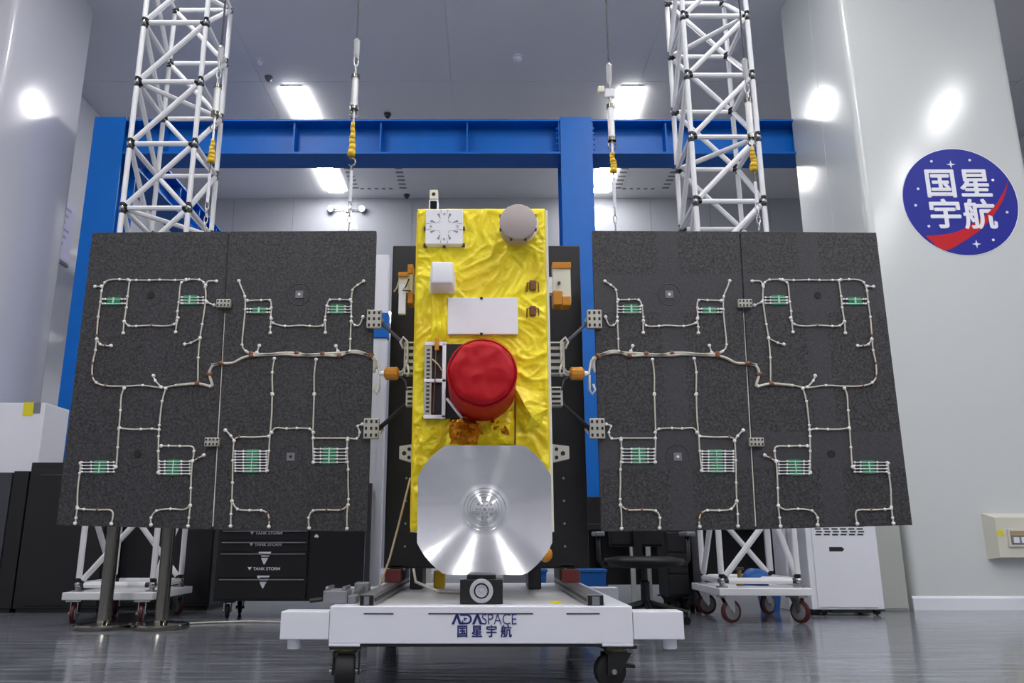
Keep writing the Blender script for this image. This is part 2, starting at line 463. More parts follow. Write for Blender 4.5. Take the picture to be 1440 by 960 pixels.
# ------------------------------------------------------------------ wall logo
lc = at(1350, 283, RY)
LR = .578
t = thing('round_wall_logo', (lc.x, RY, lc.z), 'large round blue wall emblem with white characters and red swoosh', 'emblem')
def disc(r, n=72): return [(lc.x + r*math.cos(2*PI*k/n), lc.z + r*math.sin(2*PI*k/n)) for k in range(n)]
MB().prism_y(disc(LR*1.015), RY - .003, RY).build('border', 'print', t)
MB().prism_y(disc(LR), RY - .006, RY - .003).build('disc', 'logoblue', t)
up = [(-.695, -.651), (-.24, -.60), (.117, -.45), (.42, -.25)]
up2 = [(.42, -.25), (.60, -.08), (.71, .07), (.80, .20), (.90, .40)]
lo2 = [(.90, .40), (.80, .13), (.70, -.05), (.52, -.29)]
lo1 = [(.52, -.29), (.40, -.42), (.227, -.571), (-.085, -.772), (-.372, -.915), (-.55, -.82)]
sw = MB()
def smooth(P, n=5):
    Q = []
    for i in range(len(P) - 1):
        a, b, c, d = (Vector(P[max(0, i-1)]), Vector(P[i]), Vector(P[i+1]), Vector(P[min(len(P)-1, i+2)]))
        for k in range(n):
            u = k/n; v = .5*((2*b) + (c - a)*u + (2*a - 5*b + 4*c - d)*u*u + (3*b - a - 3*c + d)*u**3); Q.append((v.x, v.y))
    return Q + [P[-1]]
def sww(pts, y0, y1): sw.prism_y([(lc.x + u*LR, lc.z + v*LR) for u, v in pts], y0, y1)
sww(smooth(up) + smooth(lo1), RY - .008, RY - .006)
sww(smooth(up2) + smooth(lo2)[1:], RY - .0125, RY - .006)
sw.build('swoosh', 'logored', t)
for ch, u, v in (('国', -.305, .30), ('星', .31, .30), ('宇', -.295, -.28), ('航', .30, -.29)):
    text_obj('character', ch, .335, 'print', t, (lc.x + u*LR, RY - .0095, lc.z + v*LR), bold=.0075, sx=1.02)
for u, v in ((.277, .783), (-.406, .761), (.63, .40), (-.711, .233), (-.796, -.08), (.786, -.21), (-.616, -.47), (.466, -.724)):
    MB().lathe((lc.x + u*LR, RY - .006, lc.z + v*LR), (0, -1, 0), [(.014, 0), (.014, .002)], 10).build('star_dot', 'print', t)
for u, v in ((-.069, .70), (.166, -.80)):
    pts = []
    for k in range(8):
        r = .045 if k % 2 == 0 else .013
        pts.append((lc.x + u*LR + r*math.sin(k*PI/4), lc.z + v*LR + r*math.cos(k*PI/4)))
    MB().prism_y(pts, RY - .008, RY - .006).build('star', 'print', t)

# distribution box on the pillar
z0, z1 = Zp(783, RY), Zp(728, RY)
x0 = Xp(1392, 755, RY); x1 = x0 + .62
t = thing('distribution_box', (x0, RY, z0), 'beige electrical distribution box mounted low on the pillar under the emblem', 'electrical box')
MB().hexa([(x0, RY-.11, z0), (x1, RY-.11, z0), (x1, RY-.11, z1), (x0, RY-.11, z1)], [(x0-.05, RY, z0-.02), (x1+.05, RY, z0-.02), (x1+.05, RY, z1+.04), (x0-.05, RY, z1+.04)]).build('box', 'beige', t)
MB().box(x0+.09, x1-.09, RY-.125, RY-.11, z0+.09, z1-.10, .004).build('window_frame', 'beige', t)
MB().box(x0+.11, x1-.11, RY-.128, RY-.125, z0+.11, z1-.12).build('window', 'grey', t)
MB().box(x0+.11, x1-.11, RY-.131, RY-.128, z0+.19, z1-.13).build('warning_strip', mat('tan_label', rgb(176, 150, 104), .5, bump=.01), t)
for k in range(5): MB().box(x0+.13+k*.07, x0+.18+k*.07, RY-.135, RY-.128, z0+.125, z0+.175).build('breaker', 'white', t)
MB().box(x0+.005, x0+.06, RY-.112, RY-.109, z1-.16, z1-.11).build('sticker', 'yellow', t)

# ================================================================== GANTRY
t = thing('gantry_frame', (0, 9.2, 0), 'blue steel gantry with a long cross beam and upright columns', 'gantry')
gz0, gz1 = 5.24, 5.71
MB().box(-4.86, 5.9, 9.0, 9.40, gz1 - .025, gz1).build('top_flange', 'blue', t)
MB().box(-4.86, 5.9, 9.0, 9.40, gz0, gz0 + .025).build('bottom_flange', 'blue', t)
MB().box(-4.86, 5.9, 9.19, 9.21, gz0 + .025, gz1 - .025).build('web', 'blue', t)
for px in (233, 415, 536, 657, 935, 1060):
    xx = Xp(px, 195, 9.1)
    MB().box(xx - .01, xx + .01, 9.03, 9.19, gz0 + .025, gz1 - .025).build('stiffener', 'blue', t)
for (a, b, lab) in ((-4.86, -4.47, 0), (.945, 1.335, 1)):
    topz = gz1 + .02
    MB().box(a, b, 8.98, 9.0, 0, topz).build('column_flange', 'blue', t)
    MB().box(a, b, 9.40, 9.42, 0, topz).build('column_flange', 'blue', t)
    MB().box((a+b)/2 - .012, (a+b)/2 + .012, 9.0, 9.4, 0, gz0).build('column_web', 'blue', t)
    for s in (0, 1):
        e = (a - .02, a - .004) if s == 0 else (b + .004, b + .02)
        if lab: 
            MB().box(*e, 9.01, 9.18, gz0 + .03, gz1 - .03).build('end_plate', 'blue', t)
            bl = MB()
            for k in range(5): bl.lathe(((e[0]+e[1])/2 + (-.012 if s == 0 else .012), 9.06, gz0 + .09 + k*.07), (-1 if s == 0 else 1, 0, 0), [(.018, -.01), (.018, .02)], 6)
            tag(bl.build('bolt_row', 'blue', t), kind='stuff')
# runway beam running back from the corner column
MB().box(-4.86, -4.47, 9.42, 14.8, gz0, gz0 + .025).build('runway_bottom_flange', 'blue', t)
MB().box(-4.86, -4.47, 9.42, 14.8, gz1 - .03, gz1 - .005).build('runway_top_flange', 'blue', t)
MB().box(-4.675, -4.655, 9.42, 14.8, gz0 + .025, gz1 - .03).build('runway_web', 'blue', t)
for yy in (10.1, 10.9, 11.7, 12.5, 13.3, 14.1):
    MB().box(-4.655, -4.49, yy, yy + .02, gz0 + .025, gz1 - .03).build('stiffener', 'blue', t)
MB().tube((-4.6, 9.3, gz1), (-4.6, 9.3, gz1 + .18), .04).build('anchor', 'darkgrey', t)

# ================================================================== LATTICE TOWERS
def caster(t, x, y, top, r, m, ang=0., w=.035):
    c = Vector((x, y, r)); d = Vector((math.cos(ang), math.sin(ang), 0))
    f = MB()
    n = Vector((-d.y, d.x, 0))
    pl = [Vector((x, y, top)) + n*a*.06 + d*b*.055 for a, b in ((-1,-1),(1,-1),(1,1),(-1,1))]
    f.hexa([p for p in pl], [p - Vector((0, 0, .014)) for p in pl])
    for s in (-1, 1):
        o = d * s * (w/2 + .008)
        q = [Vector((x, y, top - .012)) + n*.05 + o, Vector((x, y, top - .012)) - n*.04 + o, c - n*.022 + o - n*.02, c + n*.012 + o - n*.02]
        f.hexa(q, [v + d*.006 for v in q])
    fk = f.build('caster_fork', 'steel' if m == 'redwheel' else 'blackmetal', t)
    wl = MB(); cc = c - n*.02
    wl.lathe(cc - d*w/2, d, [(r*.8, 0), (r, w*.2), (r, w*.8), (r*.8, w)], 20)
    o = wl.build('caster_wheel', m, fk, 'auto')
    if m == 'redwheel': MB().lathe(cc - d*(w/2 + .003), d, [(r*.35, -.004), (r*.72, 0), (r*.74, w*.2), (r*.74, w*.8), (r*.72, w + .006), (r*.35, w + .010)], 20).build('wheel_rim', 'grey', fk, 'auto')
    MB().lathe(cc - d*(w/2 + .02), d, [(.012, 0), (.012, w + .04)], 8).build('axle', 'steel', fk)
    return fk
def tower(xl, xr, xlb, xrb, yf, yb, z_top, pitch, label, cross, zbase, wheelang):
    t = thing('lattice_tower', ((xl + xr)/2, (yf + yb)/2, 0), label, 'lattice tower')
    levels = [zbase]
    z = z_top
    lv = []
    while z > zbase + .4: lv.append(z); z -= pitch
    levels += lv[::-1]
    P = {}
    for i, z in enumerate(levels):
        P[i, 0] = Vector((xl, yf, z)); P[i, 1] = Vector((xr, yf, z)); P[i, 2] = Vector((xrb, yb, z)); P[i, 3] = Vector((xlb, yb, z))
    conn = {k: [] for k in P}
    def strut(a, b, r=.0235):
        p, q = P[a], P[b]; d = (q - p).normalized()
        MB().poly([p + d*.05, p + d*.075, q - d*.075, q - d*.05], r, 8).build('strut', 'truss', t, 'auto')
        conn[a].append(d); conn[b].append(-d)
    n = len(levels)
    for i in range(n):
        for j in range(4): strut((i, j), (i, (j+1) % 4))
        if i + 1 < n:
            for j in range(4): strut((i, j), (i+1, j))
            strut((i, 0), (i+1, 1)); strut((i, 1), (i+1, 2)); strut((i, 2), (i+1, 3)); strut((i, 3), (i+1, 0))
        if (n - i) % 2 == cross[0]: strut((i, cross[1]), (i, cross[1] + 2))
    for k, p in P.items():
        nd = MB().ball(p, .032, 1).build('node_ball', 'steel', t, True)
        c = MB()
        for d in conn[k]: c.poly([p + d*.024, p + d*.05, p + d*.066], .021, 6, )
        c.build('collar', 'blackmetal', nd)
    # trolley
    zt = zbase - .05
    a, b = min(xl, xlb) - .05, max(xr, xrb) + .05
    MB().box(a, b, yf - .1, yb + .1, zt - .055, zt, .006).build('trolley_plate', 'truss', t)
    for (x, y) in ((xl, yf), (xr, yf), (xrb, yb), (xlb, yb)):
        MB().lathe((x, y, zt), (0, 0, 1), [(.045, 0), (.045, .012), (.02, .014), (.02, .03)], 12).build('node_foot', 'steel', t)
    for (x, y, an) in ((a + .08, yf - .03, wheelang[0]), (b - .1, yf - .03, wheelang[1]), (b - .1, yb + .03, wheelang[2]), (a + .08, yb + .03, wheelang[3])):
        caster(t, x, y, zt - .055, (zt - .07) / 2 - .008, 'redwheel', an, .034)
    return t
tower(-3.125, -2.555, -3.142, -2.577, 6.4, 7.05, 5.83, .61, 'white lattice tower on wheels behind the two chrome posts', (1, 0), .275, (.15, .3, .9, .2))
tower(1.829, 2.419, 1.856, 2.435, 6.4, 7.04, 5.90, .612, 'white lattice tower on a wheeled base beside the white cabinet', (0, 1), .305, (1.9, .55, 2.1, 1.7))

# ================================================================== SATELLITE
YFACE, YW, YPL = 4.15, 4.45, 4.80
bx0, bx1 = Xp(581, 520, YFACE), Xp(772, 520, YFACE)
bz0, bz1 = Zp(748, YFACE), Zp(293, YFACE)
SAT = thing('satellite', ((bx0 + bx1)/2, 4.4, bz0), 'gold foil wrapped satellite with four dark solar panels and round silver dish', 'satellite')
MB().box(bx0 + .004, bx1 + .012, YFACE + .02, YPL - .005, bz0, bz1, .004).build('bus_body', 'foil_back', SAT)
# crumpled foil blanket
def foil_disp(x, z):
    p = Vector((x*3.1, z*3.1, 0))
    wv = Vector((noise.noise(p*1.3), noise.noise(p*1.3 + Vector((7, 3, 1))), 0))
    a = 1 - abs(noise.noise(p*1.6 + wv*1.2))
    b = 1 - abs(noise.noise(p*3.6 + wv*1.7 + Vector((3, 9, 2))))
    c = noise.noise(p*9 + wv*2)
    e_ = 1 - abs(noise.noise(p*7.5 + wv*2.2 + Vector((1, 8, 4))))
    return .013*a**5 + .009*b**6 + .004*e_**6 + .001*c
def foil_sheet(x0, x1, z0, z1, y, nx, nz, name, amp=1.):
    b = MB(); g = []
    for j in range(nz + 1):
        row = []
        for i in range(nx + 1):
            x = x0 + (x1-x0)*i/nx; z = z0 + (z1-z0)*j/nz
            e = min(1, min(i, nx-i)/2.5, min(j, nz-j)/2.5)
            row.append(b.bm.verts.new((x, y - .012*amp*(e > 0) - foil_disp(x, z)*amp*e + .03*(1 - (e > 0)), z)))
        g.append(row)
    for j in range(nz):
        for i in range(nx): b.bm.faces.new((g[j][i], g[j][i+1], g[j+1][i+1], g[j+1][i]))
    return b.build(name, 'foil', SAT, True)
foil_sheet(bx0, bx1, bz0, bz1, YFACE + .005, 100, 236, 'foil_blanket')
# side foil
MB().box(bx0 - .002, bx0 + .006, YFACE + .03, YPL - .02, bz0 + .02, bz1 - .01).build('side_foil', 'foil', SAT)
YS = YFACE - .014            # nominal outer foil surface
# patch antenna
pa0, pa1 = at(598, 343, YS-.05), at(651, 294, YS-.05)
pt = MB().box(pa0.x, pa1.x, YS - .05, YS + .01, pa0.z, pa1.z, .004).build('patch_antenna', 'whitepaint', SAT)
cx, cz = (pa0.x + pa1.x)/2, (pa0.z + pa1.z)/2; hw = (pa1.x - pa0.x)/2
for qd in range(4):
    for sg in (-1, 1):
        for a0, r0, r1, wd in ((19, .45, .80, .10), (7, .32, .44, .03), (33, .62, .98, .025)):
            a = PI/4 + qd*PI/2 + sg*math.radians(a0)
            d = Vector((math.cos(a), math.sin(a))); n2 = Vector((-d.y, d.x))*sg
            q = [d*r0, d*r1 + n2*wd, d*r1 - n2*wd*.4]
            MB().prism_y([(cx + v.x*hw, cz + v.y*hw) for v in q], YS - .0515, YS - .05).build('slot', 'midlight', pt)
    MB().lathe((cx + math.cos(qd*PI/2)*hw*.72, YS - .05, cz + math.sin(qd*PI/2)*hw*.72), (0, -1, 0), [(.007, 0), (.007, .002)], 8).build('screw', 'lightgrey', pt)
for u, v in ((-1, 0), (1, 0), (-1, -.95), (1, -.95), (0, -1.02)):
    MB().box(cx + u*hw*1.03 - .008, cx + u*hw*1.03 + .008, YS - .03, YS + .005, cz + v*hw - .008, cz + v*hw + .008).build('mounting_lug', 'darkgrey', pt)
# sun sensor on the top edge
s0, s1 = at(603, 293, 4.3), at(616.5, 267, 4.3); zm = (s0.z + s1.z)/2
ss = MB().box(s0.x, s1.x, 4.3, 4.36, bz1 - .002, zm - .004, .003).build('sun_sensor', 'whitepaint', SAT)
MB().box(s0.x + .003, s1.x - .003, 4.295, 4.36, zm + .002, s1.z, .004).build('sensor_head', 'cream', ss)
MB().box(s0.x + .012, s1.x - .012, 4.31, 4.35, zm - .006, zm + .004).build('neck', 'cream', ss)
MB().lathe(((s0.x+s1.x)/2, 4.295, (zm + s1.z)/2), (0, -1, 0), [(.011, -.002), (.011, .003)], 12).build('aperture', 'dark', ss)
MB().box(s0.x + .008, s1.x - .008, 4.297, 4.3, bz1 + .01, zm - .012).build('dark_window', 'lens', ss)
# taupe cylinder antenna
cc = at(727, 326.5, YS); L = .17
ca = MB().lathe((cc.x, YS + .01, cc.z), (0, -1, 0), [(.085, 0), (.085, .04), (.097, .05), (.097, L - .02)], 36).build('cylinder_antenna', 'taupe', SAT, 'auto')
MB().lathe((cc.x, YS + .01, cc.z), (0, -1, 0), [(.0995, L - .028), (.0995, L - .006), (.091, L), (0, L + .001)], 36).build('radome_cap', 'taupe', ca, 'auto')
MB().lathe((cc.x + .012, YS + .01, cc.z + .01), (0, -1, 0), [(.100, .075), (.100, .10)], 36).build('white_band', 'whitepaint', ca, 'auto')
for k in range(8):
    a = 2*PI*(k + .5)/8
    MB().box(cc.x + math.cos(a)*.1 - .007, cc.x + math.cos(a)*.1 + .007, YS - L + .025, YS - L + .045, cc.z + math.sin(a)*.1 - .007, cc.z + math.sin(a)*.1 + .007).build('clip', 'darkgrey', ca)
# white wrapped box
b0, b1 = at(604, 415, YS), at(641, 385, YS); zt = b1.z
f0, f1 = at(606, 398, YS - .13), at(637, 367, YS - .13)
wbx = MB().hexa([(f0.x, YS-.13, f0.z), (f1.x, YS-.13, f0.z), (f1.x, YS-.13, f1.z), (f0.x, YS-.13, f1.z)],
          [(b0.x, YS+.01, b0.z), (b1.x, YS+.01, b0.z), (b1.x, YS+.01, zt), (b0.x, YS+.01, zt)])
es = list(wbx.bm.edges); bmesh.ops.bevel(wbx.bm, geom=es, offset=.012, segments=3, profile=.5, affect='EDGES')
wbo = wbx.build('wrapped_sensor_box', 'whitepaint', SAT, 'auto')
# crumpled foil flap below it
def crumple(name, x0, x1, z0, z1, y, m, n=12, amp=.03, seed=0.):
    n = 16
    b = MB(); g = []
    for j in range(n + 1):
        row = []
        for i in range(n + 1):
            u, v = i/n, j/n
            e = math.sin(PI*u)**.5*math.sin(PI*v)**.5 if 0 < i < n and 0 < j < n else 0
            d = ((1 - abs(noise.noise(Vector((u*2.6 + seed, v*2.0, seed)))))**2 + .35*(1 - abs(noise.noise(Vector((u*5 + v*2, v*4 + seed, 2)))))**2)*amp*.6*e
            jx = noise.noise(Vector((u*3, v*3, seed + 5)))*.2*(x1-x0)*(1 - e*.3)
            row.append(b.bm.verts.new((x0 + (x1-x0)*u + jx*.4, y - d - .002, z0 + (z1-z0)*v + jx*.3)))
        g.append(row)
    for j in range(n):
        for i in range(n): b.bm.faces.new((g[j][i], g[j][i+1], g[j+1][i+1], g[j+1][i]))
    return b.build(name, m, SAT, 'auto')
M['foilgold'] = mat('gold_foil_back', rgb(196, 128, 30), .22, .75, bump=.5, bscale=14)
q0, q1 = at(606, 480, YS), at(632, 410, YS); crumple('foil_flap', q0.x, q1.x, q0.z, q1.z, YS - .006, 'foil', 14, .05, 3.)
q0, q1 = at(632, 625, YS), at(672, 588, YS); crumple('gold_foil_tuft', q0.x, q1.x, q0.z, q1.z, YS - .006, 'foilgold', 12, .08, 8.)
q0, q1 = at(672, 625, YS), at(722, 580, YS); crumple('foil_flap', q0.x, q1.x, q0.z, q1.z, YS - .006, 'foil', 14, .08, 5.)
def folds(name, facets, m):
    b = MB()
    for f in facets:
        b.bm.faces.new([b.bm.verts.new(at(x, y, YS - .019 - d)) for x, y, d in f])
    bmesh.ops.remove_doubles(b.bm, verts=b.bm.verts, dist=.0005)
    bmesh.ops.subdivide_edges(b.bm, edges=b.bm.edges, cuts=3, use_grid_fill=True)
    for v in b.bm.verts:
        q = v.co*26; v.co.y -= .010*(1 - abs(noise.noise(q)))**3 - .003
        v.co.x += .006*noise.noise(q*.7 + Vector((4, 0, 0))); v.co.z += .006*noise.noise(q*.7)
    return b.build(name, m, SAT)
folds('foil_fold', [[(722,540,0),(762,556,.0),(736,566,.05)], [(736,566,.05),(762,556,.0),(771,574,.0)], [(724,582,0),(722,540,0),(736,566,.05)],
    [(724,582,0),(736,566,.05),(748,586,.045)], [(736,566,.05),(771,574,0),(748,586,.045)], [(724,582,0),(748,586,.045),(737,606,0)], [(748,586,.045),(771,574,0),(758,596,0)], [(737,606,0),(748,586,.045),(758,596,0)]], 'foil')
folds('foil_fold', [[(632,594,0),(646,592,.05),(640,612,.01)], [(646,592,.05),(664,598,.02),(640,612,.01)], [(640,612,.01),(664,598,.02),(656,622,.0)], [(664,598,.02),(676,594,.05),(680,616,.0)], [(656,622,0),(664,598,.02),(680,616,0)]], 'foilgold')
folds('foil_fold', [[(690,596,0),(712,590,.05),(700,612,.03)], [(712,590,.05),(722,600,.0),(700,612,.03)], [(700,612,.03),(722,600,0),(714,624,0)], [(690,596,0),(700,612,.03),(684,622,0)], [(684,622,0),(700,612,.03),(714,624,0)]], 'foil')
folds('foil_fold', [[(585,600,0),(606,604,.03),(590,622,.01)], [(606,604,.03),(626,598,.0),(618,622,.02)], [(590,622,.01),(606,604,.03),(618,622,.02)], [(590,622,.01),(618,622,.02),(600,640,0)]], 'foil')
q0, q1 = at(690, 612, YS), at(716, 592, YS); crumple('gold_foil_tuft', q0.x, q1.x, q0.z, q1.z, YS - .03, 'foilgold', 10, .05, 13.)
# radiator plate
r0, r1 = at(629.5, 470, YS - .02), at(728, 419, YS - .02)
rp = MB().box(r0.x, r1.x, YS - .028, YS - .004, r0.z, r1.z, .002).build('radiator_plate', 'whitepaint', SAT)
for py in (419.5, 469.5):
    p = at(677, py, YS - .027); MB().lathe(p, (0, -1, 0), [(.008, 0), (.008, .006)], 10).build('screw', 'dark', rp)
# brown connector bugs
for py in (402, 438):
    p = at(749, py, YS)
    bg = MB().box(p.x - .018, p.x + .018, YS - .02, YS, p.z - .03, p.z + .03, .008).build('connector', 'brown', SAT)
    for k in (-1, 1):
        MB().poly([(p.x + k*.005, YS - .012, p.z + .02), (p.x + k*.03, YS - .025, p.z + .01), (p.x + k*.032, YS - .006, p.z - .035)], .004, 5).build('lead', 'brown', bg)
# equipment window with white frame
g0, g1 = at(596, 589, YS), at(628, 485, YS)
eq = MB().box(g0.x, Xp(652, 560, YS), YS - .024, YS - .003, g0.z, g1.z).build('equipment_window', 'dark', SAT)
fr = ((g0.x, g1.x, g1.z - .012, g1.z + .008), (g0.x, g1.x, g0.z - .004, g0.z + .016), (g1.x - .02, g1.x, g0.z, g1.z), (g0.x, g1.x, Zp(537, YS) - .009, Zp(537, YS) + .009))
for a, b, c, d in fr: MB().box(a, b, YS - .042, YS - .024, c, d, .003).build('frame_bar', 'whitepaint', eq)
MB().box(g0.x, g0.x + .04, YS - .038, YS - .024, g0.z, g1.z, .003).build('heat_strip', 'hinge', eq)
for k in range(16):
    z = g0.z + .03 + k*(g1.z - g0.z - .05)/16
    MB().box(g0.x + .012, g0.x + .03, YS - .041, YS - .038, z, z + .011).build('fin', 'darkgrey', eq)
MB().tube(at(628, 560, YS - .034), at(650, 588, YS - .034), .008, 6).build('diagonal_brace', 'whitepaint', eq)
MB().poly([at(608, 505, YS - .045), at(616, 512, YS - .06), at(622, 522, YS - .045)], .004, 6).build('wire', 'rope', eq)
MB().poly([at(613, 490, YS - .045), at(612, 530, YS - .047), at(609, 580, YS - .045)], .003, 6).build('wire', 'brown', eq)
MB().box(Xp(612, 490, YS), Xp(618, 490, YS), YS - .05, YS - .036, Zp(495, YS), Zp(478, YS), .003).build('tab', 'amber', eq)
# red telescope cover
rc = MB(); RB, RF, RL = .176, .160, .44
tc = Vector((Xp(678, 522, 3.72), YFACE, 1.39))
prof = [(RB, 0), (RB + .002, .04), (RB - .006, .15), (RF + .004, .3), (RF, RL - .035), (RF - .006, RL - .012), (RF - .02, RL), (RF*.6, RL + .004), (RF*.3, RL + .005), (0, RL + .005)]
fine = []
for (r0_, h0), (r1_, h1) in zip(prof, prof[1:]):
    for k in range(4): fine.append((r0_ + (r1_-r0_)*k/4, h0 + (h1-h0)*k/4))
fine.append(prof[-1])
rc.lathe(tc, (0, -1, 0), fine, 64)
for v in rc.bm.verts:
    p = v.co*9
    n1 = (1 - abs(noise.noise(p)))**3; n2 = noise.noise(p*2.3)
    dd = (v.co - tc); rad = Vector((dd.x, 0, dd.z))
    if rad.length > 1e-4:
        v.co += rad.normalized()*(.006*n1 + .003*n2 - .004)*min(1, rad.length/.1)
    v.co.y -= (.010*n1 + .005*n2 - .006) if -dd.y > RL - .02 else 0
rco = rc.build('red_telescope_cover', 'red', SAT, True)
MB().torus((tc.x, YFACE - RL + .03, tc.z), RF + .004, .006, 'Y', 48, 6).build('hem', 'red', rco)
MB().lathe((tc.x, YFACE, tc.z), (0, -1, 0), [(RB + .012, .0), (RB + .01, .03)], 48).build('foil_collar', 'foil', rco, 'auto')
MB().poly([(tc.x + .168, YFACE - .12, tc.z - .09), (tc.x + .17, YFACE - .06, tc.z - .2), (tc.x + .168, YFACE - .03, tc.z - .36)], .004, 5).build('tie_cord', 'darkred', rco)
# reflector dish: spun cone, clipped to a rounded octagon
YD = 3.93
dcn = at(681.5, 716.5, YD); sc_ = YD / F / (cs - sn*(480-716.5)/F)
DX = 94.5*sc_
zD0, zD1 = Zp(808, YD), Zp(625.5, YD); dcn.z = (zD0 + zD1)/2; DZ = (zD1 - zD0)/2
RR = 105*sc_
b = MB(); rings = []; NS = 96
# cone: the rim is nearest the camera, the middle recedes
def dish_y(k): return YD + .09*(1 - k*k)
ks = [.0, .05, .09, .13, .15, .165, .19, .20, .23, .24, .28, .29, .33] + [.36 + .64*i/22 for i in range(23)]
hv = b.bm.verts.new((dcn.x, dish_y(.05) - .004, dcn.z))
for k in ks[1:]:
    ring = []
    for j in range(NS):
        a = 2*PI*j/NS
        r = min(RR, DX/max(1e-6, abs(math.cos(a))), DZ/max(1e-6, abs(math.sin(a))))
        rk = RR*k if k < .36 else RR*.36 + (r - RR*.36)*(k - .36)/.64
        rr_ = rk/RR
        step = .004 if k in (.13, .165, .20, .24, .29) else 0
        ring.append(b.bm.verts.new((dcn.x + rk*math.cos(a), dish_y(rr_) - step, dcn.z + rk*math.sin(a))))
    rings.append(ring)
for j in range(NS): b.bm.faces.new((hv, rings[0][j], rings[0][(j+1) % NS]))
for A, B in zip(rings, rings[1:]):
    for j in range(NS): b.bm.faces.new((A[j], A[(j+1) % NS], B[(j+1) % NS], B[j]))
back = [b.bm.verts.new(v.co + Vector((0, .012, 0))) for v in rings[-1]]
for j in range(NS): b.bm.faces.new((rings[-1][j], rings[-1][(j+1) % NS], back[(j+1) % NS], back[j]))
bvc = b.bm.verts.new((dcn.x, YD + .15, dcn.z))
for j in range(NS): b.bm.faces.new((back[j], back[(j+1) % NS], bvc))
dish = b.build('reflector_dish', 'brushed', SAT, True, origin=(dcn.x, YD + .05, dcn.z))
dish.data.set_sharp_from_angle(angle=math.radians(50))
hub = MB().lathe((dcn.x, YD + .09, dcn.z), (0, -1, 0), [(.058, 0), (.058, .018), (.05, .024), (0, .024)], 32).build('dish_hub', 'brushed', dish, 'auto')
for R_, n_ in ((.04, 10), (.022, 6)):
    for k in range(n_):
        a = 2*PI*k/n_
        MB().lathe((dcn.x + R_*math.cos(a), YD + .066, dcn.z + R_*math.sin(a)), (0, -1, 0), [(.0045, 0), (.0045, .004)], 8).build('bolt', 'steel', hub)
MB().lathe((dcn.x, YD + .066, dcn.z), (0, -1, 0), [(.008, 0), (.006, .008)], 10).build('center_bolt', 'steel', hub)
MB().lathe((dcn.x, YFACE + .01, dcn.z), (0, -1, 0), [(.09, -.02), (.09, .05), (.06, .12)], 24).build('dish_mount', 'blackmetal', SAT)
# orange foil ball at lower edge and white corner tab
p = at(767, 779, YFACE + .05)
MB().ball(p, .036, 3, (1, 1, 1.1)).build('thruster_wrap', 'amber', SAT, True)
MB().tube(p + Vector((0, .02, 0)), (p.x - .06, YFACE + .2, bz0 + .05), .016).build('thruster_pipe', 'hinge', SAT)
MB().poly([at(774, 700, YFACE + .04), at(774, 745, YFACE + .04), at(771, 752, YFACE + .04), at(762, 764, YFACE + .04)], .012, 8).build('corner_edge', 'foil_back', SAT)
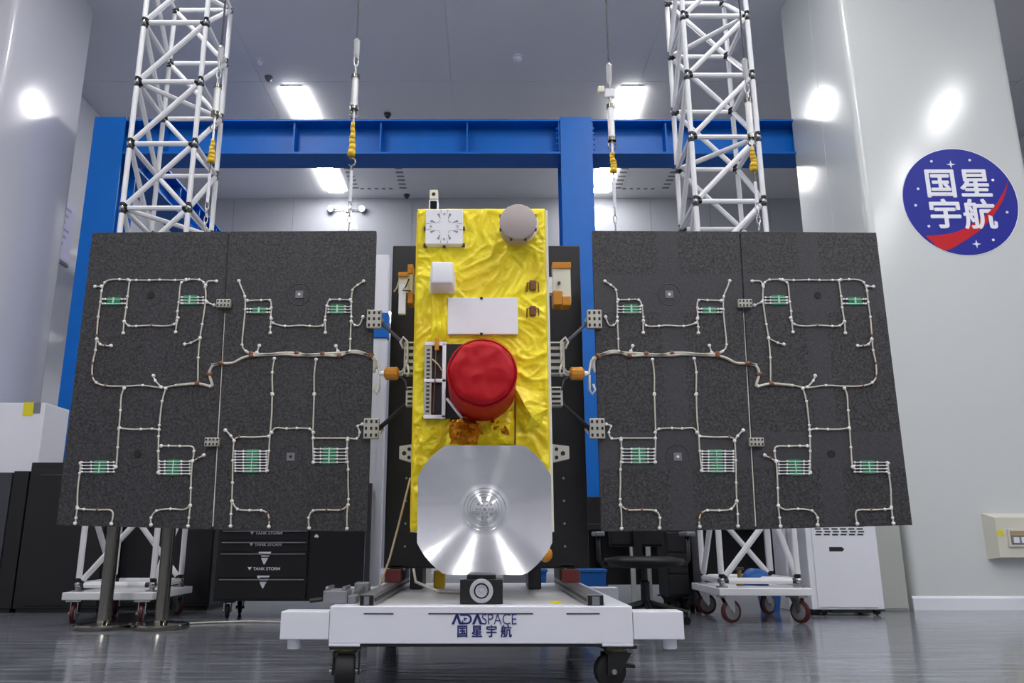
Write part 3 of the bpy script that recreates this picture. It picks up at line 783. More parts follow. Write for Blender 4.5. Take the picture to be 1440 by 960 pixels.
# side gear, both sides
def mx(px, s): return px if s < 0 else 1362 - px
for s in (-1, 1):
    yS = 4.3
    xe = bx0 if s < 0 else bx1 + .012
    # lattice brackets along the flank
    for (pa, pb, ya, yb) in ((568, 581, 482, 528), (571, 581, 545, 572)):
        A, Bp = at(mx(pa, s), yb, yS), at(mx(pb, s), ya, yS)
        xa = A.x; xb = xe
        br = MB().box(min(xa, xb), max(xa, xb), yS - .03, yS + .03, A.z, Bp.z, .004).build('flank_bracket', 'hinge', SAT)
        n_ = 4 if yb > 530 else 5
        for k in range(n_):
            z = A.z + (Bp.z - A.z)*(k + .3)/n_
            MB().box(min(xa, xb) + .01, max(xa, xb) - .012, yS - .034, yS - .03, z, z + (Bp.z - A.z)/n_*.45).build('cutout', 'dark', br)
    # lower launch-lock bracket
    A = at(mx(562, s), 648, yS); Bq = at(mx(562, s), 628, yS); xa = A.x
    lk = MB().hexa([(xa, yS - .03, A.z + .01), (xe, yS - .03, A.z - .012), (xe, yS - .03, Bq.z + .012), (xa, yS - .03, Bq.z)],
              [(xa, yS + .03, A.z + .01), (xe, yS + .03, A.z - .012), (xe, yS + .03, Bq.z + .012), (xa, yS + .03, Bq.z)]).build('launch_lock', 'hinge', SAT)
    for dx_, dz_, r_ in ((.35, .0, .012), (.7, .022, .01), (.7, -.022, .01)):
        MB().lathe((xa + (xe - xa)*dx_, yS - .03, (A.z + Bq.z)/2 + dz_), (0, -1, 0), [(r_, -.002), (r_, .003)], 10).build('hole', 'dark', lk)
    # curled wires and orange connector
    oc = at(mx(551, s), 525, yS + .05)
    cn = MB().lathe(oc + Vector((-.042, 0, 0)), (1, 0, 0), [(.02, 0), (.037, .012), (.037, .072), (.02, .084)], 10).build('amber_connector', 'amber', SAT)
    for d_ in (-1, 1): MB().lathe(oc, (d_, 0, 0), [(.016, .04), (.013, .062)], 10).build('white_boot', 'bead', cn)
    yw_ = yS - .02
    MB().poly([at(mx(559, s), 525, yS + .05), at(mx(566, s), 522, yS), at(mx(571, s), 515, yw_ - .02), at(mx(573, s), 505, yw_ - .02), at(mx(573, s), 480, yw_ - .03), at(mx(567, s), 474, yw_ - .03), at(mx(563, s), 481, yw_ - .03), at(mx(567, s), 490, yw_ - .03)], .007, 6).build('flank_cable', 'wire', SAT, True)
    MB().poly([at(mx(559, s), 527, yS + .05), at(mx(570, s), 535, yS), at(mx(572, s), 548, yw_ - .02)], .0045, 6).build('flank_cable', 'darkgrey', SAT, True)
    MB().poly([at(mx(573, s), 512, yw_ - .03), at(mx(575, s), 522, yw_ - .03), at(mx(573, s), 529, yw_ - .03)], .006, 6).build('flank_cable', 'wire', SAT, True)
    # yoke arms
    MB().tube(at(mx(534, s), 452, YW - .01), at(mx(571, s), 486, yS), .010, 8).build('yoke_arm', 'darkgrey', SAT)
    MB().tube(at(mx(531, s), 604, YW - .01), at(mx(575, s), 566, yS), .013, 8).build('yoke_arm', 'blackmetal', SAT)
    # feed cable from connector to wing
    MB().poly([at(mx(543, s), 525, yS + .05), at(mx(534, s), 526, YW - .04), at(mx(531, s), 508, YW - .04), at(mx(527, s), 502, YW - .04)], .007, 6).build('feed_cable', 'wire', SAT, True)
    MB().poly([at(mx(533, s), 527, YW - .04), at(mx(533, s), 548, YW - .03), at(mx(529, s), 554, YW - .03), at(mx(525, s), 548, YW - .03), at(mx(528, s), 540, YW - .03)], .007, 6).build('feed_cable', 'wire', SAT, True)
# upper flank boxes (different on each side)
def pbox(px0, px1, py0, py1, Y, d, name, m, par, bev=.003):
    a, c = at(px0, py1, Y), at(px1, py0, Y)
    return MB().box(a.x, c.x, Y, Y + d, a.z, c.z, bev).build(name, m, par)
ub = pbox(574, 581, 373, 425, 4.3, .1, 'flank_unit', 'cream', SAT)
pbox(573, 581, 371, 384, 4.29, .1, 'kapton_wrap', 'amber', ub)
pbox(573, 581, 410, 426, 4.29, .1, 'kapton_wrap', 'amber', ub)
MB().box(bx0 - .03, bx0 + .006, 4.33, 4.38, Zp(412, 4.3), Zp(385, 4.3)).build('unit_mount', 'hinge', ub)
pbox(560, 575, 384, 412, 4.29, .06, 'connector_block', 'cream', ub)
pbox(560, 571, 400, 441, 4.28, .03, 'white_bar', 'whitepaint', ub)
pbox(560, 574, 382, 388, 4.27, .03, 'gold_cap', 'amber', ub)
MB().poly([at(575, 392, 4.27), at(571, 402, 4.26), at(566, 408, 4.27), at(578, 409, 4.27)], .004, 5).build('lead', 'dark', ub)
MB().poly([at(561, 395, 4.28), at(558, 404, 4.27), at(554, 410, 4.27)], .004, 5).build('lead', 'rope', ub)
ub = pbox(778, 790, 371, 410, 4.3, .08, 'flank_unit', 'cream', SAT)
pbox(790.5, 802, 372, 425, 4.3, .08, 'cream_half', 'cream', ub)
pbox(777, 803, 368, 377, 4.29, .06, 'gold_cap', 'amber', ub)
pbox(778, 790, 408, 428, 4.28, .1, 'kapton_wrap', 'amber', ub, .006)
pbox(790.5, 803, 416, 429, 4.28, .1, 'kapton_wrap', 'amber', ub, .006)
pl_ = pbox(769, 778, 389, 412, 4.31, .05, 'flank_lug', 'whitepaint', ub)
MB().lathe(at(786, 398, 4.29), (0, -1, 0), [(.009, -.02), (.009, .01)], 8).build('bolt', 'darkgrey', ub)

# ------------------------------------------------------------------ solar wings
def cv(zx, zy, ox, oy, k=270/1037): return (ox + zx*k, oy + zy*k)
Z5, Z6, Z7, Z8 = (60, 310), (300, 310), (60, 530), (300, 530)
OUT = [  # outer panel wiring: (zoom origin, points, thick)
 (Z5, [(283,357),(318,355)], 0),
 (Z5, [(460,320),(415,318),(370,319),(335,335),(318,380),(312,440),(300,520),(292,620),(285,700),(270,770),(268,840),(290,875),(340,892),(440,895),(540,890),(640,902),(720,890),(835,880),(905,895)], 0),
 (Z5, [(460,320),(505,322),(575,322),(632,320),(715,322),(790,318),(845,320),(870,335),(878,360),(880,430),(862,560),(850,630),(840,740),(838,880)], 0),
 (Z5, [(880,350),(895,327),(938,327)], 0),
 (Z5, [(470,325),(458,410),(452,470),(440,545),(435,607)], 0),
 (Z5, [(440,545),(465,568),(505,570),(545,567),(587,566),(650,570),(710,560),(730,525)], 0),
 (Z5, [(775,320),(750,335),(742,360),(735,440),(728,490),(725,540),(718,602)], 0),
 (Z5, [(292,640),(310,668),(338,676),(368,676)], 0),
 (Z5, [(850,635),(800,660),(767,668)], 0),
 (Z5, [(598,838),(608,865),(640,900)], 0),
 (Z5, [(885,440),(925,457)], 0),
 (Z5, [(720,890),(835,880),(905,895),(915,885),(900,830),(910,795),(930,778),(965,772)], 1),
 (Z7, [(440,60),(425,100),(420,180),(412,280),(405,380),(400,455),(395,485)], 0),
 (Z7, [(665,62),(645,130),(630,260),(626,320),(625,400),(624,515)], 0),
 (Z7, [(415,275),(470,282),(530,282),(590,280),(628,285)], 0),
 (Z7, [(640,372),(680,372),(740,373),(805,375),(817,400),(810,452)], 0),
 (Z7, [(810,455),(840,438),(870,422)], 0),
 (Z7, [(205,465),(200,520),(190,600),(186,700),(180,760),(175,790)], 0),
 (Z7, [(188,710),(222,714),(295,717),(365,718),(380,745),(370,792)], 0),
 (Z7, [(808,455),(802,540),(800,600),(797,690),(790,760),(785,805)], 0),
 (Z7, [(797,695),(760,716),(690,712),(615,722),(585,760),(585,798)], 0)]
INN = [
 (Z6, [(138,325),(150,360),(170,410),(172,480),(165,560),(155,670),(175,705),(205,722)], 0),
 (Z6, [(183,432),(258,430),(305,430),(313,470),(310,520),(322,553),(387,570),(450,567),(487,566),(520,570),(590,567),(605,520),(612,460),(630,428),(682,427),(740,428)], 0),
 (Z6, [(312,530),(308,575),(307,607)], 0), (Z6, [(604,540),(605,575),(605,605)], 0),
 (Z6, [(812,327),(780,348),(752,375),(745,440),(745,520),(740,640),(738,705)], 0),
 (Z6, [(745,545),(765,565),(790,563),(808,520)], 0),
 (Z6, [(235,712),(248,675)], 0), (Z6, [(672,705),(662,677)], 0),
 (Z6, [(-10,778),(45,772),(105,768),(150,745),(205,730),(380,722),(460,728),(590,720),(740,712),(800,718),(850,728),(880,755),(882,800)], 1),
 (Z6, [(175,705),(205,718),(300,722),(380,714),(450,716),(520,728),(600,726),(680,730),(740,706),(790,708),(850,735),(872,760),(868,820)], 1),
 (Z6, [(330,745),(318,820),(320,940)], 0), (Z6, [(555,750),(545,830),(545,940)], 0),
 (Z8, [(318,90),(315,200),(305,320),(300,400),(290,505)], 0),
 (Z8, [(545,90),(540,230),(538,330),(540,460)], 0),
 (Z8, [(315,300),(335,275),(395,278),(450,276),(520,280),(540,300)], 0),
 (Z8, [(300,320),(215,325),(140,325),(112,345),(105,450),(103,570),(100,660),(95,740),(93,805)], 0),
 (Z8, [(65,287),(95,318),(112,345)], 0),
 (Z8, [(100,670),(130,713),(195,720),(258,720),(290,735),(302,770),(300,808)], 0),
 (Z8, [(540,330),(650,330),(725,330),(775,332),(790,300),(780,265),(805,255)], 0),
 (Z8, [(725,340),(722,385),(725,460),(728,500),(728,580),(730,660),(722,740),(722,818)], 0),
 (Z8, [(728,690),(690,717),(612,717),(538,722),(515,760),(517,815)], 0)]
BOARDS_O = [(Z5, 318, 450, 424, 448, 2, 385), (Z5, 748, 872, 414, 446, 3, 797), (Z7, 205, 390, 460, 512, 4, 310), (Z7, 624, 800, 455, 522, 5, 707)]
BOARDS_I = [(Z6, 178, 310, 477, 495, 2, 248), (Z6, 615, 748, 464, 495, 3, 670), (Z8, 112, 292, 400, 508, 8, 210), (Z8, 540, 722, 388, 460, 5, 627)]
def wing(s):
    Yf = YW - .016                          # front skin
    quads = [[(130, 327), (320.5, 325.5), (297, 744), (79, 738)], [(323, 325.5), (529, 324.5), (516, 747), (300, 744)]]
    mats = ('carbon_faint',)*2 if s < 0 else ('carbon_band',)*2
    panels = []
    for q in quads:
        pts = [at(mx(px, s), py, YW - .016) for px, py in q]
        if s > 0: pts = [pts[1], pts[0], pts[3], pts[2]]
        panels.append(MB().hexa(pts, [p + Vector((0, .032, 0)) for p in pts]).build('solar_panel', mats[0], SAT))
    for pi, (par, wires, boards, beadseed) in enumerate(((panels[0], OUT, BOARDS_O, 1), (panels[1], INN, BOARDS_I, 2))):
        rnd = random.Random(beadseed)
        thin, thick, bead, tie = MB(), MB(), MB(), MB()
        for org, pts, th in wires:
            P = [at(mx(cv(*p, *org)[0], s), cv(*p, *org)[1], Yf - .006) for p in pts]
            # smooth the polyline with Catmull-Rom
            Q = []
            for i in range(len(P) - 1):
                a, b_, c, d = P[max(0, i-1)], P[i], P[i+1], P[min(len(P)-1, i+2)]
                for k in range(3):
                    u = k/3
                    Q.append(.5*((2*b_) + (c - a)*u + (2*a - 5*b_ + 4*c - d)*u*u + (3*b_ - a - 3*c + d)*u**3))
            Q.append(P[-1])
            (thick if th else thin).poly(Q, .0085 if th else .0048, 5)
            for i, p in enumerate(P):
                if th:
                    if i % 3 == 1: tie.ball(p, .017, 1, (1.3, .7, 1))
                elif i in (0, len(P) - 1): bead.ball(p, .0115, 1, (1, .8, 1))
                elif rnd.random() < .7: bead.ball(p, .0092, 1, (1, .9, 1))
                elif rnd.random() < .5: tie.ball(p, .0085, 1, (.9, .9, 1.5))
        thin.build('wire_harness', 'wire', par, True)
        thick.build('main_cable', 'wire', par, True)
        tag(bead.build('adhesive_spot', 'bead', par, True), kind='stuff')
        tag(tie.build('kapton_tie', 'brown', par, True), kind='stuff')
        for org, xa, xb, ya, yb, n_, gc in boards:
            def W(zx, zy, dy=0.): 
                c_ = cv(zx, zy, *org); return at(mx(c_[0], s), c_[1], Yf - dy)
            hwid = 38
            A, Bp = W(gc - hwid, yb + 10), W(gc + hwid, ya - 10)
            brd = MB().box(min(A.x, Bp.x), max(A.x, Bp.x), Yf - .006, Yf, A.z, Bp.z).build('diode_board', 'pcb', par)
            # (a diode board belongs to its panel; its rows are joined pieces)
            rows = MB()
            for k in range(n_):
                y_ = ya + (yb - ya)*k/max(1, n_ - 1)
                a_, b_ = W(xa, y_, .008), W(xb, y_, .008)
                rows.tube(a_, b_, .0026, 5)
                for zx in (xa + 6, gc - 48, gc + 42, xb - 6): rows.ball(W(zx, y_, .008), .0072, 1)
            rows.build('diode_row', 'bead', par)
            A, Bp = W(gc - 5, yb + 6), W(gc + 5, ya - 6)
            MB().box(min(A.x, Bp.x), max(A.x, Bp.x), Yf - .015, Yf - .006, A.z, Bp.z).build('bus_strip', 'strip', par)
    # inserts
    for px, py, kind, par in ((212, 415, 0, panels[0]), (193, 638, 0, panels[0]), (421, 414, 1, panels[1]), (409, 642, 1, panels[1])):
        p = at(mx(px, s), py, Yf)
        if kind:
            MB().box(p.x - .022, p.x + .022, Yf - .004, Yf, p.z - .022, p.z + .022).build('insert_plate', 'grey', par)
            MB().lathe(p, (0, -1, 0), [(.008, .0), (.008, .007)], 10).build('insert_pin', 'bead' if py < 500 or s > 0 else 'dark', par)
        else:
            MB().lathe(p, (0, -1, 0), [(.021, 0), (.021, .003)], 16).build('insert_hole', 'dark', par)
        if s < 0 or kind: MB().torus(p, .066, .003, 'Y', 24, 4).build('insert_ring', 'darkgrey', par)
    # hinges
    def hinge(px, py, w_, h_, par, cols, rows):
        c_ = at(mx(px, s), py, Yf); k = YW/F/.98
        hx, hz = w_/2*k, h_/2*k
        h = MB().box(c_.x - hx, c_.x + hx, Yf - .03, Yf, c_.z - hz, c_.z + hz, .004).build('hinge', 'hinge', par)
        for i in range(cols):
            for j in range(rows):
                x_ = c_.x - hx + 2*hx*(i + .5)/cols; z_ = c_.z - hz + 2*hz*(j + .5)/rows
                MB().box(x_ - hx/cols*.42, x_ + hx/cols*.42, Yf - .033, Yf - .03, z_ - hz/rows*.45, z_ + hz/rows*.45).build('hinge_recess', 'dark', SATH(h)) if False else rec.append((x_, z_, hx/cols*.42, hz/rows*.45))
        return h
    rec = []
    for px, py, w_, h_, par, cols, rows in ((316, 428, 20, 12, panels[1], 4, 2), (300, 622, 20, 12, panels[1], 4, 2), (527, 450, 21, 27, panels[1], 3, 3), (523, 603, 21, 28, panels[1], 3, 3)):
        rec.clear()
        hinge(px, py, w_, h_, par, cols, rows)
        r_ = MB()
        for (x_, z_, a_, b_) in rec: r_.box(x_ - a_, x_ + a_, Yf - .033, Yf - .029, z_ - b_, z_ + b_)
        tag(r_.build('hinge_recess', 'dark', par), kind='stuff')
    for py, d_ in ((450, 1), (603, 1)):
        c_ = at(mx(540, s), py, Yf); e_ = at(mx(535, s), py + 7, Yf); f_ = at(mx(535, s), py - 7, Yf)
        MB().hexa([c_, e_, f_], [p + Vector((0, .02, 0)) for p in (c_, e_, f_)]).build('hinge_tip', 'hinge', panels[1])
    # bright edge of the panel along the folding joint
    a_, b_ = at(mx(316.5, s), 440, Yf), at(mx(299, s), 740, Yf)
    MB().tube(a_ + Vector((0, .004, 0)), b_ + Vector((0, .004, 0)), .0045, 5).build('edge_strip', 'wire', panels[1])
    return panels
WL = wing(-1); WR = wing(1)

# ------------------------------------------------------------------ suspension lines
def line(px_b, label, ev):
    bot = at(px_b, 324, YW); X = bot.x
    t = thing('suspension_line', (X, YW, bot.z), label, 'suspension line')
    def z(py): return Zp(py, YW)
    MB().tube((X, YW, z(ev['wire'])), (X, YW, HC), .006, 6).build('steel_wire', 'darkgrey', t)
    a, b = ev['swivel']
    MB().lathe((X, YW, z(b)), (0, 0, 1), [(.006, -.02), (.018, 0), (.018, z(a) - z(b)), (.022, z(a) - z(b) + .01), (.006, z(a) - z(b) + .03)], 10).build('swivel', 'galv', t, 'auto')
    a, b = ev['scale']
    tb = MB().lathe((X, YW, z(b)), (0, 0, 1), [(.021, 0), (.021, z(a) - z(b))], 12).build('turnbuckle', 'galv', t, 'auto')
    for q in (a, b): MB().lathe((X, YW, z(q)), (0, 0, 1), [(.026, -.012), (.026, .012)], 12).build('end_nut', 'chrome', tb, 'auto')
    s0, s1 = ev['swivel'][1], ev['scale'][0]
    lk = MB(); n_ = max(2, int((z(s0) - z(s1))/.055)); hh = (z(s0) - z(s1))/n_
    for k in range(n_):
        c_ = Vector((X, YW, z(s1) + hh*(k + .5)))
        lk.poly([c_ + (Vector((math.cos(u)*.014, 0, math.sin(u)*hh*.62)) if k % 2 else Vector((0, math.cos(u)*.014, math.sin(u)*hh*.62))) for u in (2*PI*j/12 for j in range(13))], .004, 5)
    lk.build('shackle_links', 'galv', t, True)
    a, b = ev['sling']
    MB().torus((X, YW, (z(ev['scale'][1]) + z(a))/2), min(.024, max(.012, (z(ev['scale'][1]) - z(a))/2)), .005, 'Y').build('ring', 'chrome', t, True)
    MB().tube((X, YW, z(ev['scale'][1])), (X, YW, z(a)), .007, 6).build('eye_bolt', 'galv', t)
    sl = MB(); N = 6
    pts = [Vector((X + random.uniform(-.006, .006), YW, z(a) + (z(b) - z(a))*k/N)) for k in range(N + 1)]
    for k in range(N): sl.tube(pts[k], pts[k+1], .011 + .0022*k, 7, .013 + .0022*(k+1) + random.uniform(-.003, .003))
    sl.build('yellow_sling', 'sling', t, True)
    if ev.get('hook'):
        c_ = Vector((X, YW, z(ev['hook'])))
        MB().poly([c_ + Vector((math.cos(u)*.022, 0, math.sin(u)*.026)) for u in (-2.4 + 4.6*j/12 for j in range(13))] , .007, 6).build('hook', 'chrome', t, True)
        MB().tube(c_ + Vector((0, 0, -.02)), (X, YW, z(ev['rod'][0])), .007, 6).build('hook_shank', 'chrome', t)
        MB().tube((X, YW, z(b) + .02), c_ + Vector((0, 0, .02)), .006, 6).build('hook_eye', 'chrome', t)
    else: MB().tube((X, YW, z(b) + .01), (X, YW, z(ev['rod'][0])), .005, 6).build('hook_shank', 'chrome', t)
    a, b = ev['rod']
    MB().tube((X, YW, z(a)), (X, YW, z(b)), .010, 8).build('white_rod', 'white', t)
    ch = MB(); zt_, zb_ = z(b), bot.z + .004; n_ = max(2, int((zt_ - zb_)/.04)); hh = (zt_ - zb_)/n_
    for k in range(n_):
        c_ = Vector((X, YW, zb_ + hh*(k + .5)))
        ch.poly([c_ + (Vector((math.cos(u)*.011, 0, math.sin(u)*hh*.62)) if k % 2 else Vector((0, math.cos(u)*.011, math.sin(u)*hh*.62))) for u in (2*PI*j/10 for j in range(11))], .0035, 5)
    ch.build('chain', 'galv', t, True)
    if ev.get('clamp'):
        p = Vector((X, YW, z(ev['clamp'])))
        cl = MB().box(X - .035, X + .03, YW - .012, YW + .012, p.z - .03, p.z + .035, .01).build('clamp_plate', 'white', t)
        MB().box(X - .075, X - .035, YW - .015, YW + .015, p.z + .005, p.z + .05, .008).build('clamp_lever', 'cream', cl)
line(490.5, 'suspension line with open hook and yellow sling above the satellite side of one wing', dict(wire=55, swivel=(60, 78), scale=(108, 152), sling=(172, 219), hook=228, rod=(240, 284)))
line(866, 'suspension line with a white clamp and yellow sling near the upright blue column', dict(wire=85, swivel=(95, 116), scale=(150, 196), sling=(214, 242), rod=(250, 292), clamp=132))
line(288, 'suspension line passing in front of the lattice tower behind the chrome posts', dict(wire=62, swivel=(70, 86), scale=(122, 160), sling=(196, 228), rod=(244, 285)))
line(1068, 'suspension line passing in front of the lattice tower next to the white cabinet', dict(wire=82, swivel=(88, 108), scale=(142, 192), sling=(208, 240), rod=(256, 286)))

# ================================================================== CART
YC = 3.6; YE = 5.45
ztop, zbot = Zp(852, YC), Zp(905, YC)
def Xc(px): return Xp(px, 880, YC)
CART = thing('transport_cart', (Xc(677), 4.5, 0), 'white wheeled transport cart carrying the satellite with blue lettering on its front', 'cart')
xl, xr = Xc(463), Xc(890)
MB().box(xl, xr, YC, YC + .09, zbot, ztop, .004).build('front_beam', 'white', CART)
MB().box(xl, xr, YE - .09, YE, zbot, ztop, .004).build('rear_beam', 'white', CART)
MB().box(xl, xl + .1, YC + .09, YE - .09, zbot, ztop, .004).build('side_beam', 'white', CART)
MB().box(xr - .1, xr, YC + .09, YE - .09, zbot, ztop, .004).build('side_beam', 'white', CART)
MB().box(xl + .1, xr - .1, YC + .09, YE - .09, ztop - .02, ztop - .004).build('deck', mat('deck_white', rgb(206, 206, 208), .28, vary=.10, vscale=4, bump=.03, bscale=30, stretch=(3, .6, 1)), CART)
MB().box(Xc(507), Xc(846), YC + .005, YC + .06, zbot - .012, zbot - .001).build('lower_dark_strip', 'rubber', CART)  # dark strip along the bottom of the front beam
for a, b in ((463, 507), (846, 890)):
    for y0 in (YC, YE - .13):
        MB().box(Xc(a), Xc(b), y0, y0 + .13, Zp(909, YC), zbot + .002, .004).build('corner_block', 'white', CART)
oz0, oz1 = Zp(899, YC), Zp(859.5, YC)
for a, b, pf in ((394, 463, 411), (890, 962, 945)):
    for y0 in (YC, YE - .13):
        ou = MB().box(Xc(a) + (.002 if b > 500 else 0), Xc(b) - (.002 if b < 500 else 0), y0, y0 + .12, oz0, oz1, .004).build('outrigger', 'white', CART)
        MB().lathe((Xc(pf), y0 + .06, Zp(914, YC)), (0, 0, 1), [(.028, 0), (.03, .004), (.03, oz0 - Zp(914, YC))], 16).build('levelling_foot', 'white', ou, 'auto')
for a, b in ((511, 553), (602, 750), (797, 844)):
    MB().box(Xc(a), Xc(b), YC - .002, YC + .002, Zp(863.5, YC), Zp(861.7, YC)).build('slot', 'darkgrey', CART)
def cart_caster(px, y, ang, left, w=.05):
    top = Zp(909, YC); x = Xc(px); r = (top - .03)*.49
    d = Vector((math.cos(ang), math.sin(ang), 0)); n = Vector((-d.y, d.x, 0))
    f = MB()
    pl = [Vector((x, y, top)) + n*a*.07 + d*b_*.068 for a, b_ in ((-1,-1),(1,-1),(1,1),(-1,1))]
    f.hexa(pl, [p - Vector((0, 0, .012)) for p in pl])
    c = Vector((x, y, r)) - n*.03
    for s in (-1, 1):
        o = d*s*(w/2 + .012)
        q = [Vector((x, y, top - .03)) + n*.055 + o, Vector((x, y, top - .03)) - n*.055 + o, c - n*.028 - Vector((0, 0, .012)) + o, c + n*.028 - Vector((0, 0, .012)) + o]
        f.hexa(q, [v + d*.008 for v in q])
    f.box(x - .045, x + .045, y - .045, y + .045, top - .032, top - .024)
    fk = f.build('caster_fork', 'blackmetal', CART)
    MB().lathe((x, y, top - .024), (0, 0, 1), [(.045, 0), (.045, .012)], 16).build('swivel_ring', mat('greenish_zinc', rgb(110, 112, 50), .4, .6), fk)
    MB().lathe(c - d*w/2, d, [(r*.82, 0), (r*.96, .005), (r, .013), (r, w - .013), (r*.96, w - .005), (r*.82, w)], 28).build('caster_wheel', 'rubber', fk, 'auto')
    MB().lathe(c - d*(w/2 + .024), d, [(.012, 0), (.012, w + .048)], 8).build('axle_bolt', 'steel', fk)
    MB().hexa([c + n*.05 + Vector((0, 0, .03)) + d*v for v in (-.03, .03)] + [c + n*.11 + Vector((0, 0, .02)) + d*v for v in (.02, -.02)],
              [c + n*.05 + Vector((0, 0, .012)) + d*v for v in (-.03, .03)] + [c + n*.11 + Vector((0, 0, .006)) + d*v for v in (.02, -.02)]).build('brake_pedal', 'blackmetal', fk)
cart_caster(484, YC + .075, .12, 1, .085)
cart_caster(868, YC + .075, -1.3, 0)
cart_caster(484, YE - .075, .3, 1)
cart_caster(868, YE - .075, 2.6, 0)
# lettering
def word_mark(x0, z0, h):
    # heavy wordmark: two crossbar-less A shapes around a D with a small notch
    b = MB()
    def st(pts): b.prism_y([(x0 + u*h, z0 + v*h) for u, v in pts], YC - .0025, YC - .0002)
    def lam(o):
        st([(o - .04, 0), (o + .24, 0), (o + .56, .80), (o + .40, 1.0)]); st([(o + .40, 1.0), (o + .64, 1.0), (o + 1.02, 0), (o + .74, 0), (o + .44, .80)])
    lam(0)
    st([(1.0, 0), (1.55, 0), (1.55, .17), (1.08, .17)]); st([(1.0, .26), (1.0, 0), (1.14, .0), (1.14, .42)]); st([(.80, 1.0), (1.55, 1.0), (1.55, .83), (.86, .83)])
    for k in range(6):
        a0, a1 = -PI/2 + PI*k/6, -PI/2 + PI*(k+1)/6
        st([(1.55 + .5*math.cos(a0), .5 + .5*math.sin(a0)), (1.55 + .5*math.cos(a1), .5 + .5*math.sin(a1)), (1.55 + .30*math.cos(a1), .5 + .33*math.sin(a1)), (1.55 + .30*math.cos(a0), .5 + .33*math.sin(a0))])
    st([(1.22, .36), (1.36, .36), (1.36, .64), (1.22, .64)])
    st([(1.36, .50), (1.52, .50), (1.52, .62), (1.36, .62)])
    lam(2.1)
    return b.build('lettering', 'navy', CART)
word_mark(Xp(635.5, 871, YC), Zp(877.5, YC), Zp(863, YC) - Zp(877.5, YC))
text_obj('lettering', 'SPACE', .064, 'navy', CART, (Xp(702, 871, YC), YC - .001, Zp(871, YC)), offset=-.0006, sx=.84)
text_obj('lettering', '国 星 宇 航', .052, 'navy', CART, (Xp(681, 888, YC), YC - .001, Zp(888.5, YC)), bold=.0012, sx=.94)
# linear rails
for pa, pb in ((507, 527), (825, 848)):
    x0, x1 = Xp(pa, 845, YC + .05), Xp(pb, 845, YC + .05)
    ra = MB().box(x0, x1, YC + .03, 5.3, ztop - .004, ztop + .045, .003).build('linear_rail', 'alu', CART)
    MB().box(x0 + .002, x1 - .002, YC + .02, YC + .031, ztop, ztop + .043).build('rail_end', 'blackmetal', ra)
    MB().box(x0 + .02, x1 - .02, YC + .012, YC + .021, ztop + .004, ztop + .038).build('rail_core', 'grey', ra)
    for xx in (x0, x1): MB().box(xx - .003, xx + .003, YC + .06, 5.28, ztop + .014, ztop + .028).build('rail_groove', 'blackmetal', ra)
    st = MB().box(x0 - .015, x1 + .015, 4.62, 4.70, ztop + .045, ztop + .115, .004).build('rail_stop', 'darkred', CART)
# black target block with round lens
tx0, tx1 = Xp(647, 832, 3.72), Xp(707, 832, 3.72)
tg = thing('alignment_block', ((tx0 + tx1)/2, 3.72, ztop), 'black block with a round grey lens standing on the white cart under the dish', 'instrument')
tzt = Zp(814, 3.72)
MB().box(tx0, tx1, 3.70, 3.86, ztop, tzt, .003).build('block', 'blackmetal', tg)
tcx = (tx0 + tx1)/2; tcz = Zp(830.5, 3.70)
MB().lathe((tcx, 3.70, tcz), (0, -1, 0), [(.052, 0), (.052, .008), (.046, .012), (.034, .012), (.034, .004)], 32).build('lens_ring', 'lightgrey', tg, 'auto')
MB().lathe((tcx, 3.70, tcz), (0, -1, 0), [(.0335, .0042), (.0335, .006), (.028, .0065)], 24).build('lens_groove', 'dark', tg)
MB().lathe((tcx, 3.70, tcz), (0, -1, 0), [(.027, .005), (.027, .010), (.020, .010), (.018, .008), (.009, .008), (.007, .011), (0, .011)], 24).build('lens_core', 'lightgrey', tg)
MB().box(tx0 + .03, tx1 - .03, 3.72, 3.84, tzt, tzt + .018, .003).build('top_plate', 'blackmetal', tg)
MB().box(tx0 + .04, tx1 - .05, 3.715, 3.83, tzt + .018, tzt + .026).build('metal_shim', 'alu', tg)
# upright fixture plate on the rails
px0, px1 = Xp(546, 570, YPL), Xp(822, 570, YPL)
pz0, pz1 = Zp(799, YPL), Zp(345, YPL)
FX = thing('fixture_plate', ((px0 + px1)/2, YPL, ztop), 'tall black upright plate on the cart holding the satellite', 'fixture')
MB().box(px0, px1, YPL, YPL + .06, pz0, pz1, .008).build('plate', 'plate', FX)
for pa in (585, 752):
    x0 = Xp(pa - 9, 810, YPL); x1 = Xp(pa + 9, 810, YPL)
    MB().box(x0, x1, YPL + .005, YPL + .30, ztop + .0, pz0 + .02, .004).build('plate_leg', 'blackmetal', FX)
for pa, pb in ((507, 527), (825, 848)):
    x0, x1 = Xp(pa, 845, YC + .05), Xp(pb, 845, YC + .05)
    MB().box(x0 - .01, x1 + .01, YPL + .0, YPL + .4, ztop + .046, pz0 + .02, .004).build('plate_carriage', 'blackmetal', FX)
    MB().hexa([((x0+x1)/2 - .015, YPL + .06, pz0), ((x0+x1)/2 - .015, YPL + .40, pz0), ((x0+x1)/2 - .015, YPL + .06, pz0 + 1.2)], [((x0+x1)/2 + .015, YPL + .06, pz0), ((x0+x1)/2 + .015, YPL + .40, pz0), ((x0+x1)/2 + .015, YPL + .06, pz0 + 1.2)]).build('gusset', 'blackmetal', FX)
for px in (571, 793):
    for k in range(5):
        MB().lathe((Xp(px, 700, YPL), YPL, Zp(672 + 32*k, YPL)), (0, -1, 0), [(.007, 0), (.007, .004)], 8).build('bolt', 'alu', FX)
